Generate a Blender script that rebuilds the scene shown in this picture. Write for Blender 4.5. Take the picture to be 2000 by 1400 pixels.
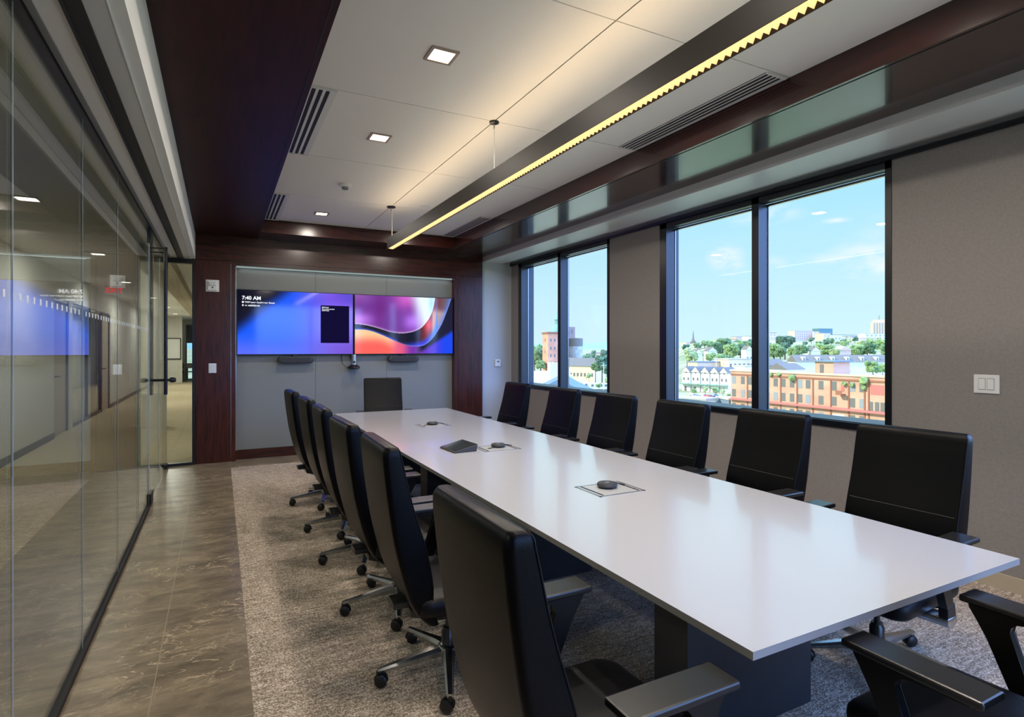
import bpy, bmesh, math, random
from math import sin, cos, pi, radians as R
from mathutils import Vector, Matrix
random.seed(7)
for o in list(bpy.data.objects): bpy.data.objects.remove(o)
S = bpy.context.scene
C = S.collection

# ---------------------------------------------------------------- camera, sky, sun, exposure
YAW = R(27.2); FPX = 1111.0; EYE = 1.5; HORIZON = 680.0
cam_d = bpy.data.cameras.new('camera'); cam = bpy.data.objects.new('camera', cam_d); C.objects.link(cam)
cam.location = (0, 0, EYE); cam.rotation_euler = (R(90), 0, -YAW)
cam_d.sensor_width = 36; cam_d.lens = FPX/2000*36; cam_d.shift_y = -(700-HORIZON)/2000
cam_d.clip_start = 0.05; cam_d.clip_end = 20000
S.camera = cam
S.view_settings.view_transform = 'Standard'; S.view_settings.look = 'None'
S.view_settings.exposure = 0.06; S.view_settings.gamma = 1.0; S.view_settings.use_curve_mapping = False
S.cycles.transparent_max_bounces = 32; S.cycles.max_bounces = 10; S.cycles.glossy_bounces = 6
S.cycles.caustics_reflective = False; S.cycles.caustics_refractive = False
S.cycles.use_denoising = True

def ground_at(px, depth):            # where, in the plan, something seen in that direction at that distance stands
    u = (px-1000)/FPX
    return depth*(sin(YAW)+u*cos(YAW)), depth*(cos(YAW)-u*sin(YAW))
def height_at(py, depth): return EYE+(HORIZON-py)/FPX*depth
def lin(c):
    f = lambda v: v/12.92 if v <= .04045 else ((v+.055)/1.055)**2.4
    return tuple(f(v/255) for v in c)

W = bpy.data.worlds.new('sky'); S.world = W; W.use_nodes = True
nt = W.node_tree; nt.nodes.clear()
def wn(t, **k):
    n = nt.nodes.new(t)
    for a, b in k.items(): setattr(n, a, b)
    return n
tc = wn('ShaderNodeTexCoord'); sep = wn('ShaderNodeSeparateXYZ'); nt.links.new(tc.outputs['Generated'], sep.inputs[0])
ramp = wn('ShaderNodeValToRGB'); nt.links.new(sep.outputs['Z'], ramp.inputs[0])
for i, (p, c) in enumerate([(0.0, (208, 238, 250)), (.08, (198, 234, 248)), (.22, (172, 224, 245)), (.30, (160, 218, 245)), (.5, (84, 150, 225))]):
    e = ramp.color_ramp.elements[i] if i < 2 else ramp.color_ramp.elements.new(p)
    e.position = p; e.color = lin(c)+(1,)
noise = wn('ShaderNodeTexNoise'); noise.inputs['Scale'].default_value = 26; noise.inputs['Detail'].default_value = 6; noise.inputs['Roughness'].default_value = .62
mp = wn('ShaderNodeMapping'); mp.inputs['Scale'].default_value = (1, 1, 2.6)
nt.links.new(tc.outputs['Generated'], mp.inputs[0]); nt.links.new(mp.outputs[0], noise.inputs[0])
nrm = wn('ShaderNodeVectorMath', operation='NORMALIZE'); nt.links.new(tc.outputs['Generated'], nrm.inputs[0])
total = None
for (px, py, rx, rz, amt) in [(1416, 503, .026, .022, .95), (1428, 518, .02, .014, .7), (1690, 492, .045, .016, .8), (1735, 520, .05, .022, .85), (1640, 503, .05, .009, .6), (1500, 420, .05, .014, .6), (1462, 430, .03, .010, .4), (1635, 430, .018, .004, .8), (1512, 516, .02, .012, .45), (1880, 470, .12, .05, .8)]:
    u = (px-1000)/FPX
    d = Vector((sin(YAW)+u*cos(YAW), cos(YAW)-u*sin(YAW), (HORIZON-py)/FPX)).normalized()
    sub = wn('ShaderNodeVectorMath', operation='SUBTRACT'); sub.inputs[1].default_value = d; nt.links.new(nrm.outputs[0], sub.inputs[0])
    mul = wn('ShaderNodeVectorMath', operation='MULTIPLY'); mul.inputs[1].default_value = (1/rx, 1/rx, 1/rz); nt.links.new(sub.outputs[0], mul.inputs[0])
    ln = wn('ShaderNodeVectorMath', operation='LENGTH'); nt.links.new(mul.outputs[0], ln.inputs[0])
    mr = wn('ShaderNodeMapRange'); mr.inputs[1].default_value = 1.3; mr.inputs[2].default_value = 0; mr.inputs[3].default_value = 0; mr.inputs[4].default_value = amt
    nt.links.new(ln.outputs['Value'], mr.inputs[0])
    if total is None: total = mr.outputs[0]
    else:
        mx = wn('ShaderNodeMath', operation='MAXIMUM'); nt.links.new(total, mx.inputs[0]); nt.links.new(mr.outputs[0], mx.inputs[1]); total = mx.outputs[0]
ns = wn('ShaderNodeMapRange'); ns.inputs[1].default_value = .36; ns.inputs[2].default_value = .55; nt.links.new(noise.outputs[0], ns.inputs[0])
cm = wn('ShaderNodeMath', operation='MULTIPLY'); nt.links.new(total, cm.inputs[0]); nt.links.new(ns.outputs[0], cm.inputs[1]); cm.use_clamp = True
mixc = wn('ShaderNodeMix', data_type='RGBA'); nt.links.new(cm.outputs[0], mixc.inputs[0]); nt.links.new(ramp.outputs[0], mixc.inputs[6]); mixc.inputs[7].default_value = (.88, .90, .93, 1)
# unseen sky overhead and south east, boosted in deep blue to fill the room
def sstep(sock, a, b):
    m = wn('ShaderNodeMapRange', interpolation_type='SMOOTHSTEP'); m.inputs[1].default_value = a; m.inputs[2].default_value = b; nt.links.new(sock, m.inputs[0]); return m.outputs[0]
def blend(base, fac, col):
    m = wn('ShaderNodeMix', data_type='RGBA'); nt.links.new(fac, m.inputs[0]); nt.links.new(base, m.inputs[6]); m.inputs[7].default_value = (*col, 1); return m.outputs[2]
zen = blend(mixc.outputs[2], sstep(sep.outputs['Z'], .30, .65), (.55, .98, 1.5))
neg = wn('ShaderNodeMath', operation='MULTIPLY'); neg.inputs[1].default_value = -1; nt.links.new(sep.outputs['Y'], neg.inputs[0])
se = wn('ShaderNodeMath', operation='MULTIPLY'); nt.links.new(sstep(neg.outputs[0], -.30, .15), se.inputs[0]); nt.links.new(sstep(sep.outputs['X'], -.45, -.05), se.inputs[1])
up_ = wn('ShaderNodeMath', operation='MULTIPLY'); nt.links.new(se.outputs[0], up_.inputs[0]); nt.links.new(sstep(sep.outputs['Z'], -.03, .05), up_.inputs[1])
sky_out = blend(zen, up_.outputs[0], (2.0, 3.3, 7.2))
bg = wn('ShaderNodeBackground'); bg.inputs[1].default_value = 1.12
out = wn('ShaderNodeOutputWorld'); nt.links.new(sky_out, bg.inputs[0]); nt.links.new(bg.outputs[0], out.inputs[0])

sun_d = bpy.data.lights.new('sun', 'SUN'); sun = bpy.data.objects.new('sun', sun_d); C.objects.link(sun)
sun_d.energy = 5.2; sun_d.angle = R(.6); sun_d.color = (1, .93, .80)
sun.rotation_euler = Vector((.74, -.34, -.58)).to_track_quat('-Z', 'Y').to_euler()
sun.location = (-20, 20, 60)

# ---------------------------------------------------------------- materials
def new_mat(name):
    m = bpy.data.materials.new(name); m.use_nodes = True
    n = m.node_tree.nodes; l = m.node_tree.links
    return m, n, l, n['Principled BSDF']
def flat(name, col, rough=.5, metal=0, spec=.5, srgb=True, bump=0, bscale=200, coat=0):
    m, n, l, b = new_mat(name)
    c = lin(col) if srgb else col
    b.inputs['Base Color'].default_value = (*c, 1); b.inputs['Roughness'].default_value = rough
    b.inputs['Metallic'].default_value = metal; b.inputs['Specular IOR Level'].default_value = spec
    b.inputs['Coat Weight'].default_value = coat
    if bump:
        t = n.new('ShaderNodeTexCoord'); z = n.new('ShaderNodeTexNoise'); z.inputs['Scale'].default_value = bscale; z.inputs['Detail'].default_value = 3
        k = n.new('ShaderNodeBump'); k.inputs['Strength'].default_value = bump; k.inputs['Distance'].default_value = .002
        l.new(t.outputs['Object'], z.inputs['Vector']); l.new(z.outputs[0], k.inputs['Height']); l.new(k.outputs[0], b.inputs['Normal'])
    return m
def emit(name, col, strength, srgb=True):
    m = bpy.data.materials.new(name); m.use_nodes = True; n = m.node_tree.nodes; n.clear()
    e = n.new('ShaderNodeEmission'); e.inputs[0].default_value = (*(lin(col) if srgb else col), 1); e.inputs[1].default_value = strength
    o = n.new('ShaderNodeOutputMaterial'); m.node_tree.links.new(e.outputs[0], o.inputs[0]); return m
def mottled(name, c1, c2, scale=3, rough=.8, stretch=(1, 1, 1), detail=5, lo=.3, hi=.7, bump=0, spec=.4, world=False, coat=0):
    m, n, l, b = new_mat(name)
    t = n.new('ShaderNodeTexCoord'); p = n.new('ShaderNodeMapping'); p.inputs['Scale'].default_value = stretch
    z = n.new('ShaderNodeTexNoise'); z.inputs['Scale'].default_value = scale; z.inputs['Detail'].default_value = detail
    r = n.new('ShaderNodeValToRGB'); r.color_ramp.elements[0].position = lo; r.color_ramp.elements[1].position = hi
    r.color_ramp.elements[0].color = (*lin(c1), 1); r.color_ramp.elements[1].color = (*lin(c2), 1)
    l.new(t.outputs['Object'], p.inputs[0]); l.new(p.outputs[0], z.inputs['Vector']); l.new(z.outputs[0], r.inputs[0]); l.new(r.outputs[0], b.inputs['Base Color'])
    b.inputs['Roughness'].default_value = rough; b.inputs['Specular IOR Level'].default_value = spec; b.inputs['Coat Weight'].default_value = coat
    if bump:
        k = n.new('ShaderNodeBump'); k.inputs['Strength'].default_value = bump; k.inputs['Distance'].default_value = .003
        l.new(z.outputs[0], k.inputs['Height']); l.new(k.outputs[0], b.inputs['Normal'])
    return m
def glass(name, tint, ior=1.5, rough=0.0, add=0.0):
    m = bpy.data.materials.new(name); m.use_nodes = True; n = m.node_tree.nodes; l = m.node_tree.links; n.clear()
    f = n.new('ShaderNodeFresnel')      # thin sheet: the same fresnel from both sides
    ge = n.new('ShaderNodeNewGeometry'); io = n.new('ShaderNodeMapRange'); io.inputs[3].default_value = ior; io.inputs[4].default_value = 1/ior
    l.new(ge.outputs['Backfacing'], io.inputs[0]); l.new(io.outputs[0], f.inputs[0])
    t = n.new('ShaderNodeBsdfTransparent'); t.inputs[0].default_value = (*tint, 1)
    g = n.new('ShaderNodeBsdfGlossy'); g.inputs['Roughness'].default_value = rough; g.inputs[0].default_value = (1, 1, 1, 1)
    x = n.new('ShaderNodeMixShader'); o = n.new('ShaderNodeOutputMaterial')
    l.new(f.outputs[0], x.inputs[0]); l.new(t.outputs[0], x.inputs[1]); l.new(g.outputs[0], x.inputs[2]); l.new(x.outputs[0], o.inputs[0]); return m

def stone_mat():
    m, n, l, b = new_mat('stone_tile')
    t = n.new('ShaderNodeTexCoord')
    p = n.new('ShaderNodeMapping'); p.inputs['Scale'].default_value = (1.1, 2.6, 1); p.inputs['Rotation'].default_value = (0, 0, R(-20))
    z = n.new('ShaderNodeTexNoise'); z.inputs['Scale'].default_value = 2.6; z.inputs['Detail'].default_value = 12; z.inputs['Roughness'].default_value = .74; z.inputs['Distortion'].default_value = .5
    l.new(t.outputs['Object'], p.inputs[0]); l.new(p.outputs[0], z.inputs['Vector'])
    r = n.new('ShaderNodeValToRGB'); e = r.color_ramp.elements
    e[0].position = .36; e[0].color = (*lin((100, 89, 73)), 1); e[1].position = .64; e[1].color = (*lin((154, 138, 113)), 1)
    k = e.new(.5); k.color = (*lin((127, 113, 92)), 1)
    l.new(z.outputs[0], r.inputs[0])
    # pale thread-like veins
    p2 = n.new('ShaderNodeMapping'); p2.inputs['Scale'].default_value = (1.6, 3.4, 1); p2.inputs['Rotation'].default_value = (0, 0, R(24))
    v = n.new('ShaderNodeTexNoise'); v.inputs['Scale'].default_value = 2.6; v.inputs['Detail'].default_value = 6; v.inputs['Distortion'].default_value = 1.9
    l.new(t.outputs['Object'], p2.inputs[0]); l.new(p2.outputs[0], v.inputs['Vector'])
    a = n.new('ShaderNodeMath'); a.operation = 'SUBTRACT'; a.inputs[1].default_value = .5; l.new(v.outputs[0], a.inputs[0])
    ab = n.new('ShaderNodeMath'); ab.operation = 'ABSOLUTE'; l.new(a.outputs[0], ab.inputs[0])
    vr = n.new('ShaderNodeMapRange'); vr.inputs[1].default_value = .0; vr.inputs[2].default_value = .016; vr.inputs[3].default_value = 1; vr.inputs[4].default_value = 0; l.new(ab.outputs[0], vr.inputs[0])
    msk = n.new('ShaderNodeTexNoise'); msk.inputs['Scale'].default_value = 2.1; msk.inputs['Detail'].default_value = 3; l.new(t.outputs['Object'], msk.inputs['Vector'])
    mk = n.new('ShaderNodeMapRange'); mk.inputs[1].default_value = .44; mk.inputs[2].default_value = .60; l.new(msk.outputs[0], mk.inputs[0])
    mu = n.new('ShaderNodeMath'); mu.operation = 'MULTIPLY'; l.new(vr.outputs[0], mu.inputs[0]); l.new(mk.outputs[0], mu.inputs[1])
    mu2 = n.new('ShaderNodeMath'); mu2.operation = 'MULTIPLY'; mu2.inputs[1].default_value = .75; l.new(mu.outputs[0], mu2.inputs[0])
    x = n.new('ShaderNodeMix'); x.data_type = 'RGBA'; l.new(mu2.outputs[0], x.inputs[0]); l.new(r.outputs[0], x.inputs[6]); x.inputs[7].default_value = (*lin((232, 212, 178)), 1)
    # tile joints
    pb = n.new('ShaderNodeMapping'); pb.inputs['Location'].default_value = (0, .26, 0); pb.inputs['Rotation'].default_value = (0, 0, R(90))
    bk = n.new('ShaderNodeTexBrick'); bk.inputs['Scale'].default_value = 1; bk.inputs['Brick Width'].default_value = .77; bk.inputs['Row Height'].default_value = .385
    bk.inputs['Mortar Size'].default_value = .0022; bk.inputs['Mortar Smooth'].default_value = 0; bk.offset = .33
    l.new(t.outputs['Object'], pb.inputs[0]); l.new(pb.outputs[0], bk.inputs['Vector'])
    x2 = n.new('ShaderNodeMix'); x2.data_type = 'RGBA'; l.new(bk.outputs['Fac'], x2.inputs[0]); l.new(x.outputs[2], x2.inputs[6]); x2.inputs[7].default_value = (*lin((158, 144, 118)), 1)
    l.new(x2.outputs[2], b.inputs['Base Color'])
    b.inputs['Roughness'].default_value = .3; b.inputs['Specular IOR Level'].default_value = .45
    bp = n.new('ShaderNodeBump'); bp.inputs['Strength'].default_value = .12; bp.inputs['Distance'].default_value = .004; l.new(z.outputs[0], bp.inputs['Height']); l.new(bp.outputs[0], b.inputs['Normal'])
    return m
def carpet_mat(name, c1, c2, c3):
    m, n, l, b = new_mat(name)
    t = n.new('ShaderNodeTexCoord')
    z = n.new('ShaderNodeTexNoise'); z.inputs['Scale'].default_value = 150; z.inputs['Detail'].default_value = 2; l.new(t.outputs['Object'], z.inputs['Vector'])
    p = n.new('ShaderNodeMapping'); p.inputs['Scale'].default_value = (1, 7, 1); l.new(t.outputs['Object'], p.inputs[0])
    z2 = n.new('ShaderNodeTexNoise'); z2.inputs['Scale'].default_value = 9; z2.inputs['Detail'].default_value = 6; z2.inputs['Roughness'].default_value = .7; l.new(p.outputs[0], z2.inputs['Vector'])
    a = n.new('ShaderNodeMath'); a.operation = 'MULTIPLY_ADD'; a.inputs[1].default_value = .55; l.new(z2.outputs[0], a.inputs[0])
    s = n.new('ShaderNodeMath'); s.operation = 'MULTIPLY'; s.inputs[1].default_value = .8; l.new(z.outputs[0], s.inputs[0]); l.new(s.outputs[0], a.inputs[2])
    r = n.new('ShaderNodeValToRGB'); e = r.color_ramp.elements
    e[0].position = .52; e[0].color = (*lin(c1), 1); e[1].position = .84; e[1].color = (*lin(c3), 1); k = e.new(.67); k.color = (*lin(c2), 1)
    l.new(a.outputs[0], r.inputs[0]); l.new(r.outputs[0], b.inputs['Base Color'])
    b.inputs['Roughness'].default_value = .95; b.inputs['Specular IOR Level'].default_value = .15
    bp = n.new('ShaderNodeBump'); bp.inputs['Strength'].default_value = .8; bp.inputs['Distance'].default_value = .006; l.new(z.outputs[0], bp.inputs['Height']); l.new(bp.outputs[0], b.inputs['Normal'])
    return m

M = {}
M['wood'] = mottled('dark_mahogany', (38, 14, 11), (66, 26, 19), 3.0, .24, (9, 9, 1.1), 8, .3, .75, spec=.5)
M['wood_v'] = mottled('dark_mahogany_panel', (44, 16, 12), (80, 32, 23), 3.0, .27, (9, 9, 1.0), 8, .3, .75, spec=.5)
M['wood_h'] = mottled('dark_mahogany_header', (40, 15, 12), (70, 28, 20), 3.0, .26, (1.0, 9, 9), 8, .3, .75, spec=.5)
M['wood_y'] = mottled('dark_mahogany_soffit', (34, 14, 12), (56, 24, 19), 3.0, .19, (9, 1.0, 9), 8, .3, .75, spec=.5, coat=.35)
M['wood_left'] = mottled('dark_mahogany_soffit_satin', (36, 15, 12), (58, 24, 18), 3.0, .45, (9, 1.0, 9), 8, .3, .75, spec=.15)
M['reveal'] = flat('black_reveal', (8, 7, 7), .6)
M['ceiling'] = flat('white_ceiling_board', (238, 234, 228), .85, bump=.15, bscale=500)
M['ceil_seam'] = flat('ceiling_joint', (120, 112, 102), .8)
M['white'] = flat('white_paint', (222, 222, 218), .55)
M['soffit_grey'] = flat('grey_paint', (212, 213, 214), .4)
M['wall'] = mottled('taupe_wallcovering', (134, 128, 125), (143, 137, 133), 60, .75, (1, 1, 1), 3, bump=.1)
M['fabric'] = mottled('grey_fabric_panel', (116, 120, 119), (148, 151, 149), 140, .95, (1, 1, 3), 4, .35, .65, bump=.3, spec=.1)
M['stone'] = stone_mat()
M['carpet'] = carpet_mat('heathered_carpet', (116, 101, 88), (174, 157, 140), (238, 224, 208))
M['carpet2'] = carpet_mat('tan_office_carpet', (146, 132, 106), (186, 172, 144), (220, 208, 182))
M['frame'] = flat('black_window_frame', (14, 18, 26), .32, spec=.5)
M['mullion'] = flat('blue_grey_mullion', (40, 48, 56), .35, metal=.2)
M['black'] = flat('black_plastic', (14, 14, 15), .4)
M['black_satin'] = flat('satin_black', (24, 23, 23), .28, spec=.6)
M['blackmetal'] = flat('black_metal', (20, 19, 18), .3, metal=.3)
M['bronze'] = flat('dark_bronze_housing', (24, 21, 16), .5, spec=.2)
M['leather'] = flat('black_leather', (3, 3, 5), .36, spec=.15, bump=.25, bscale=260)
M['seatfab'] = flat('black_upholstery', (6, 6, 8), .44, spec=.25, bump=.3, bscale=300)
M['alu'] = flat('polished_aluminium', (190, 192, 192), .22, metal=1)
M['table'] = flat('white_laminate', (184, 184, 186), .2, spec=.9, coat=.3)
M['table_edge'] = flat('pale_grey_edge_band', (158, 154, 150), .45)
M['pedestal'] = flat('dark_grey_pedestal', (38, 40, 44), .45)
M['wplastic'] = flat('white_plastic', (228, 229, 228), .35)
M['gplastic'] = flat('grey_plastic', (120, 122, 122), .4)
M['dgplastic'] = flat('charcoal_plastic', (50, 50, 52), .5)
M['steel'] = flat('brushed_steel', (172, 172, 170), .3, metal=.9)
M['glassw'] = glass('window_glass', (.97, .985, .98), 1.2)
M['glassi'] = glass('interior_glass', (.80, .835, .80), 1.5)
M['edge'] = flat('polished_glass_edge', (168, 190, 186), .2, spec=.8)
M['joint'] = flat('glass_joint', (190, 198, 205), .15, spec=1.0)
M['dots'] = emit('unused_marker', (0, 0, 0), 0)
M['dots'] = flat('frosted_marker_film', (210, 216, 218), .6)
M['lamp'] = emit('downlight_diffuser', (255, 236, 206), 7)
M['lampwarm'] = emit('pendant_diffuser', (255, 205, 120), 3.2)
M['gold'] = flat('gold_louver', (236, 200, 120), .35, metal=.25)
M['office_lamp'] = emit('office_lamp', (255, 244, 226), 6)
M['red'] = emit('exit_red', (255, 40, 40), 2.2)
M['beige'] = flat('beige_paint', (176, 164, 142), .7)
M['cream'] = flat('office_wall_paint', (206, 204, 196), .7)
M['ext'] = flat('exterior_cladding', (58, 70, 82), .5)
M['text'] = emit('screen_text', (235, 238, 245), 1.1)
M['blackglass'] = flat('black_touch_glass', (5, 5, 7), .06, spec=.6)
M['led'] = emit('led_strip', (200, 220, 220), .5)

# ---------------------------------------------------------------- builders
class MB:
    def __init__(s): s.b = bmesh.new(); s.mats = []
    def mi(s, m):
        if m is None: return 0
        if m not in s.mats: s.mats.append(m)
        return s.mats.index(m)
    def box(s, x0, x1, y0, y1, z0, z1, m=None, bevel=0, seg=2):
        vs = [s.b.verts.new((x, y, z)) for x in (x0, x1) for y in (y0, y1) for z in (z0, z1)]
        fs = [s.b.faces.new([vs[i] for i in q]) for q in ((0, 1, 3, 2), (4, 6, 7, 5), (0, 4, 5, 1), (2, 3, 7, 6), (0, 2, 6, 4), (1, 5, 7, 3))]
        k = s.mi(m)
        for f in fs: f.material_index = k
        if bevel:
            es = {e for f in fs for e in f.edges}
            r = bmesh.ops.bevel(s.b, geom=list(es), offset=bevel, segments=seg, profile=.5, affect='EDGES')
            for f in r['faces']: f.material_index = k
        return s
    def prism(s, pts, axis, a, b, m=None, bevel=0):   # pts in the two other axes (in order), extruded from a to b
        def V(p, t):
            return {'x': (t, p[0], p[1]), 'y': (p[0], t, p[1]), 'z': (p[0], p[1], t)}[axis]
        A = [s.b.verts.new(V(p, a)) for p in pts]; B = [s.b.verts.new(V(p, b)) for p in pts]
        n = len(pts); k = s.mi(m); fs = [s.b.faces.new(A), s.b.faces.new(B[::-1])]
        for i in range(n): fs.append(s.b.faces.new((A[i], B[i], B[(i+1) % n], A[(i+1) % n])))
        for f in fs: f.material_index = k
        if bevel:
            r = bmesh.ops.bevel(s.b, geom=list({e for f in fs for e in f.edges}), offset=bevel, segments=2, profile=.5, affect='EDGES')
            for f in r['faces']: f.material_index = k
        return s
    def rings(s, rings, m=None, cap=True, closed=True):
        k = s.mi(m); V = [[s.b.verts.new(p) for p in r] for r in rings]; n = len(V[0])
        for a, b in zip(V, V[1:]):
            for i in range(n if closed else n-1):
                s.b.faces.new((a[i], a[(i+1) % n], b[(i+1) % n], b[i])).material_index = k
        if cap:
            s.b.faces.new(V[0][::-1]).material_index = k; s.b.faces.new(V[-1]).material_index = k
        return s
    def lathe(s, prof, c=(0, 0, 0), axis='z', n=24, m=None):
        rs = []
        for r, h in prof:
            ring = []
            for i in range(n):
                a = 2*pi*i/n; p = (r*cos(a), r*sin(a), h)
                p = {'z': p, 'x': (p[2], p[0], p[1]), 'y': (p[0], p[2], p[1])}[axis]
                ring.append((p[0]+c[0], p[1]+c[1], p[2]+c[2]))
            rs.append(ring)
        return s.rings(rs, m)
    def tube(s, pts, r, n=8, m=None):
        pts = [Vector(p) for p in pts]; rs = []
        up = Vector((0, 0, 1)); prev = None
        for i, p in enumerate(pts):
            d = (pts[min(i+1, len(pts)-1)]-pts[max(i-1, 0)]).normalized()
            a = prev if prev is not None else (up.cross(d) if abs(d.dot(up)) < .95 else Vector((1, 0, 0)).cross(d))
            a = (a-d*a.dot(d)).normalized(); prev = a; b = d.cross(a)
            rr = r[i] if isinstance(r, (list, tuple)) else r
            rs.append([p+a*rr*cos(2*pi*k/n)+b*rr*sin(2*pi*k/n) for k in range(n)])
        return s.rings(rs, m)
    def build(s, name, mat=None, parent=None, smooth=False, loc=None, kind=None):
        bmesh.ops.recalc_face_normals(s.b, faces=s.b.faces)
        me = bpy.data.meshes.new(name); s.b.to_mesh(me); s.b.free()
        if s.mats:
            for m in s.mats: me.materials.append(m)
        elif mat: me.materials.append(mat)
        if smooth:
            me.shade_smooth()
            if smooth != True: me.set_sharp_from_angle(angle=R(smooth))
        o = bpy.data.objects.new(name, me); C.objects.link(o)
        if parent: o.parent = parent
        if loc: o.location = loc
        if kind: o['kind'] = kind
        return o
def tag(o, label, cat, group=None, kind=None):
    o['label'] = label; o['category'] = cat
    if group: o['group'] = group
    if kind: o['kind'] = kind
    return o
def thing(name, label, cat, loc=(0, 0, 0), rz=0, group=None, kind=None):
    o = bpy.data.objects.new(name, None); C.objects.link(o); o.location = loc; o.rotation_euler = (0, 0, rz); o.empty_display_size = .1
    return tag(o, label, cat, group, kind)
def struct(name, mb, mat=None, parent=None, label=None, smooth=False):
    o = mb.build(name, mat, parent, smooth)
    if not parent:
        o['kind'] = 'structure'
        if label: o['label'] = label
    return o
def sgroup(name, label, loc=(0, 0, 0)):
    o = bpy.data.objects.new(name, None); C.objects.link(o); o.location = loc; o['kind'] = 'structure'; o['label'] = label; return o
def dup(root, loc, rz, label, group=None):
    r = root.copy(); C.objects.link(r); r.location = loc; r.rotation_euler = (0, 0, rz); r['label'] = label
    if group: r['group'] = group
    for ch in list(root.children):
        c = ch.copy(); C.objects.link(c); c.parent = r
        for g in list(ch.children):
            d = g.copy(); C.objects.link(d); d.parent = c
    return r
def area(name, loc, sx, sy, power, col, rot=(0, 0, 0), parent=None, spread=180):
    d = bpy.data.lights.new(name, 'AREA'); d.shape = 'RECTANGLE'; d.size = sx; d.size_y = sy; d.energy = power; d.color = col; d.spread = R(spread)
    o = bpy.data.objects.new(name, d); C.objects.link(o); o.location = loc; o.rotation_euler = rot
    if parent: o.parent = parent
    return o

# ---------------------------------------------------------------- room shell
XG, XW, YE, YN = -.6, 4.33, 8.4, -1.7
struct('floor', MB().box(-6, .125, YN, 8.5, -.12, 0).box(.125, 4.4, 7.95, 8.5, -.12, 0), M['stone'], label='veined brown stone tile floor beside the glass wall')
tag(struct('floor', MB().box(.125, 4.4, YN, 7.95, -.12, .003), M['carpet']), 'heathered taupe carpet under the conference table', 'carpet', kind='structure')
struct('floor', MB().box(-9, 4.7, 8.5, 31.5, -.12, 0), M['carpet2'], label='tan carpet of the office beyond the glass sidelight')
# window wall
op = [(-.95, 1.487), (2.407, 4.844), (5.76, 8.19)]; Z0, Z1 = .876, 2.883
mb = MB(); ys = [YN]+[v for o_ in op for v in o_]+[8.75]
for a, b in zip(ys[0::2], ys[1::2]): mb.box(XW, XW+.12, a, b, 0, 3.3)
for a, b in op: mb.box(XW, XW+.12, a, b, 0, Z0).box(XW, XW+.12, a, b, Z1, 3.3)
struct('wall_right', mb, M['wall'], label='taupe wall with the big windows')
mb = MB()
for a, b in zip(ys[0::2], ys[1::2]): mb.box(XW+.12, XW+.30, a+(.03 if a > YN else 0), b-.03, -18, 3.3)
for a, b in op: mb.box(XW+.12, XW+.30, a-.03, b+.03, -18, Z0-.02).box(XW+.12, XW+.30, a-.03, b+.03, Z1+.01, 3.3)
struct('trim_1', mb, M['ext'], label='blue grey exterior cladding around the windows')
for i, (a, b) in enumerate(op):
    w = sgroup('window_%d' % (i+1), ['black framed window beside the camera', 'nearer two-pane black framed window over the brick warehouse', 'farther two-pane black framed window over the brick tower'][i])
    mid0 = a+1.140; mid1 = mid0+.075
    mb = MB().box(XW+.02, XW+.11, a, a+.045, Z0, Z1).box(XW-.006, XW+.09, b-.045, b, Z0, Z1)
    mb.box(XW-.006, XW+.09, a, b, Z1-.075, Z1).box(XW-.012, XW+.11, a, b, Z0, Z0+.05).box(XW-.006, XW+.02, a, a+.045, Z0, Z1)
    mb.box(XW-.006, XW+.012, mid0, mid1, Z0, Z1).box(XW-.006, XW+.02, b-.105, b-.045, Z0, Z1)
    mb.build('window_frame', M['frame'], w)
    MB().box(XW+.012, XW+.14, mid0+.002, mid1-.002, Z0+.05, Z1-.075).build('mullion', M['mullion'], w)
    MB().box(XW+.02, XW+.14, b-.105, b-.045, Z0+.05, Z1-.075).box(XW+.02, XW+.3, a, b, Z0+.04, Z0+.056).build('jamb_lining', M['mullion'], w)
    MB().box(XW+.118, XW+.124, b-.112, b-.105, Z0+.05, Z1-.08).box(XW+.118, XW+.124, mid0-.007, mid0, Z0+.05, Z1-.08).box(XW+.10, XW+.13, a, b, Z1-.095, Z1-.075).build('glazing_bead', M['alu'], w)
    MB().box(XW+.108, XW+.114, a+.045, mid0, Z0+.05, Z1-.075).build('glass_pane', M['glassw'], w)
    MB().box(XW+.108, XW+.114, mid1, b-.105, Z0+.05, Z1-.075).build('glass_pane', M['glassw'], w)
struct('trim_2', MB().box(XW-.03, XW, YN, 8.45, 2.862, 2.9), M['frame'], label='black strip along the top of the window wall')
struct('baseboard_right', MB().box(XW-.012, XW, YN, 8.45, 0, .1, bevel=.003), M['beige'], label='beige baseboard under the windows')
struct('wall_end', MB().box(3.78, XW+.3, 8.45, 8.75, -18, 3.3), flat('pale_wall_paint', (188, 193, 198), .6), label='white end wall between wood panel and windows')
struct('wall_back', MB().box(-6, .9, YN-.3, YN, -18, 3.3).box(4.15, XW+.3, YN-.3, YN, -18, 3.3).box(.9, 4.15, YN-.3, YN, -18, .12).box(.9, 4.15, YN-.3, YN, 2.85, 3.3), M['wall'], label='wall behind the camera with an added wide window')
w = sgroup('window_18', 'unseen wide window added in the wall behind the camera')  # unseen window, added to bring blue daylight in from behind
MB().box(.9, .96, YN-.15, YN-.05, .12, 2.85).box(4.09, 4.15, YN-.15, YN-.05, .12, 2.85).box(2.5, 2.56, YN-.15, YN-.05, .12, 2.85).box(.9, 4.15, YN-.15, YN-.05, .12, .18).box(.9, 4.15, YN-.15, YN-.05, 2.79, 2.85).build('window_frame', M['frame'], w)
MB().box(.96, 2.5, YN-.11, YN-.10, .18, 2.79).build('glass_pane', M['glassw'], w)
MB().box(2.56, 4.09, YN-.11, YN-.10, .18, 2.79).build('glass_pane', M['glassw'], w)
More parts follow.
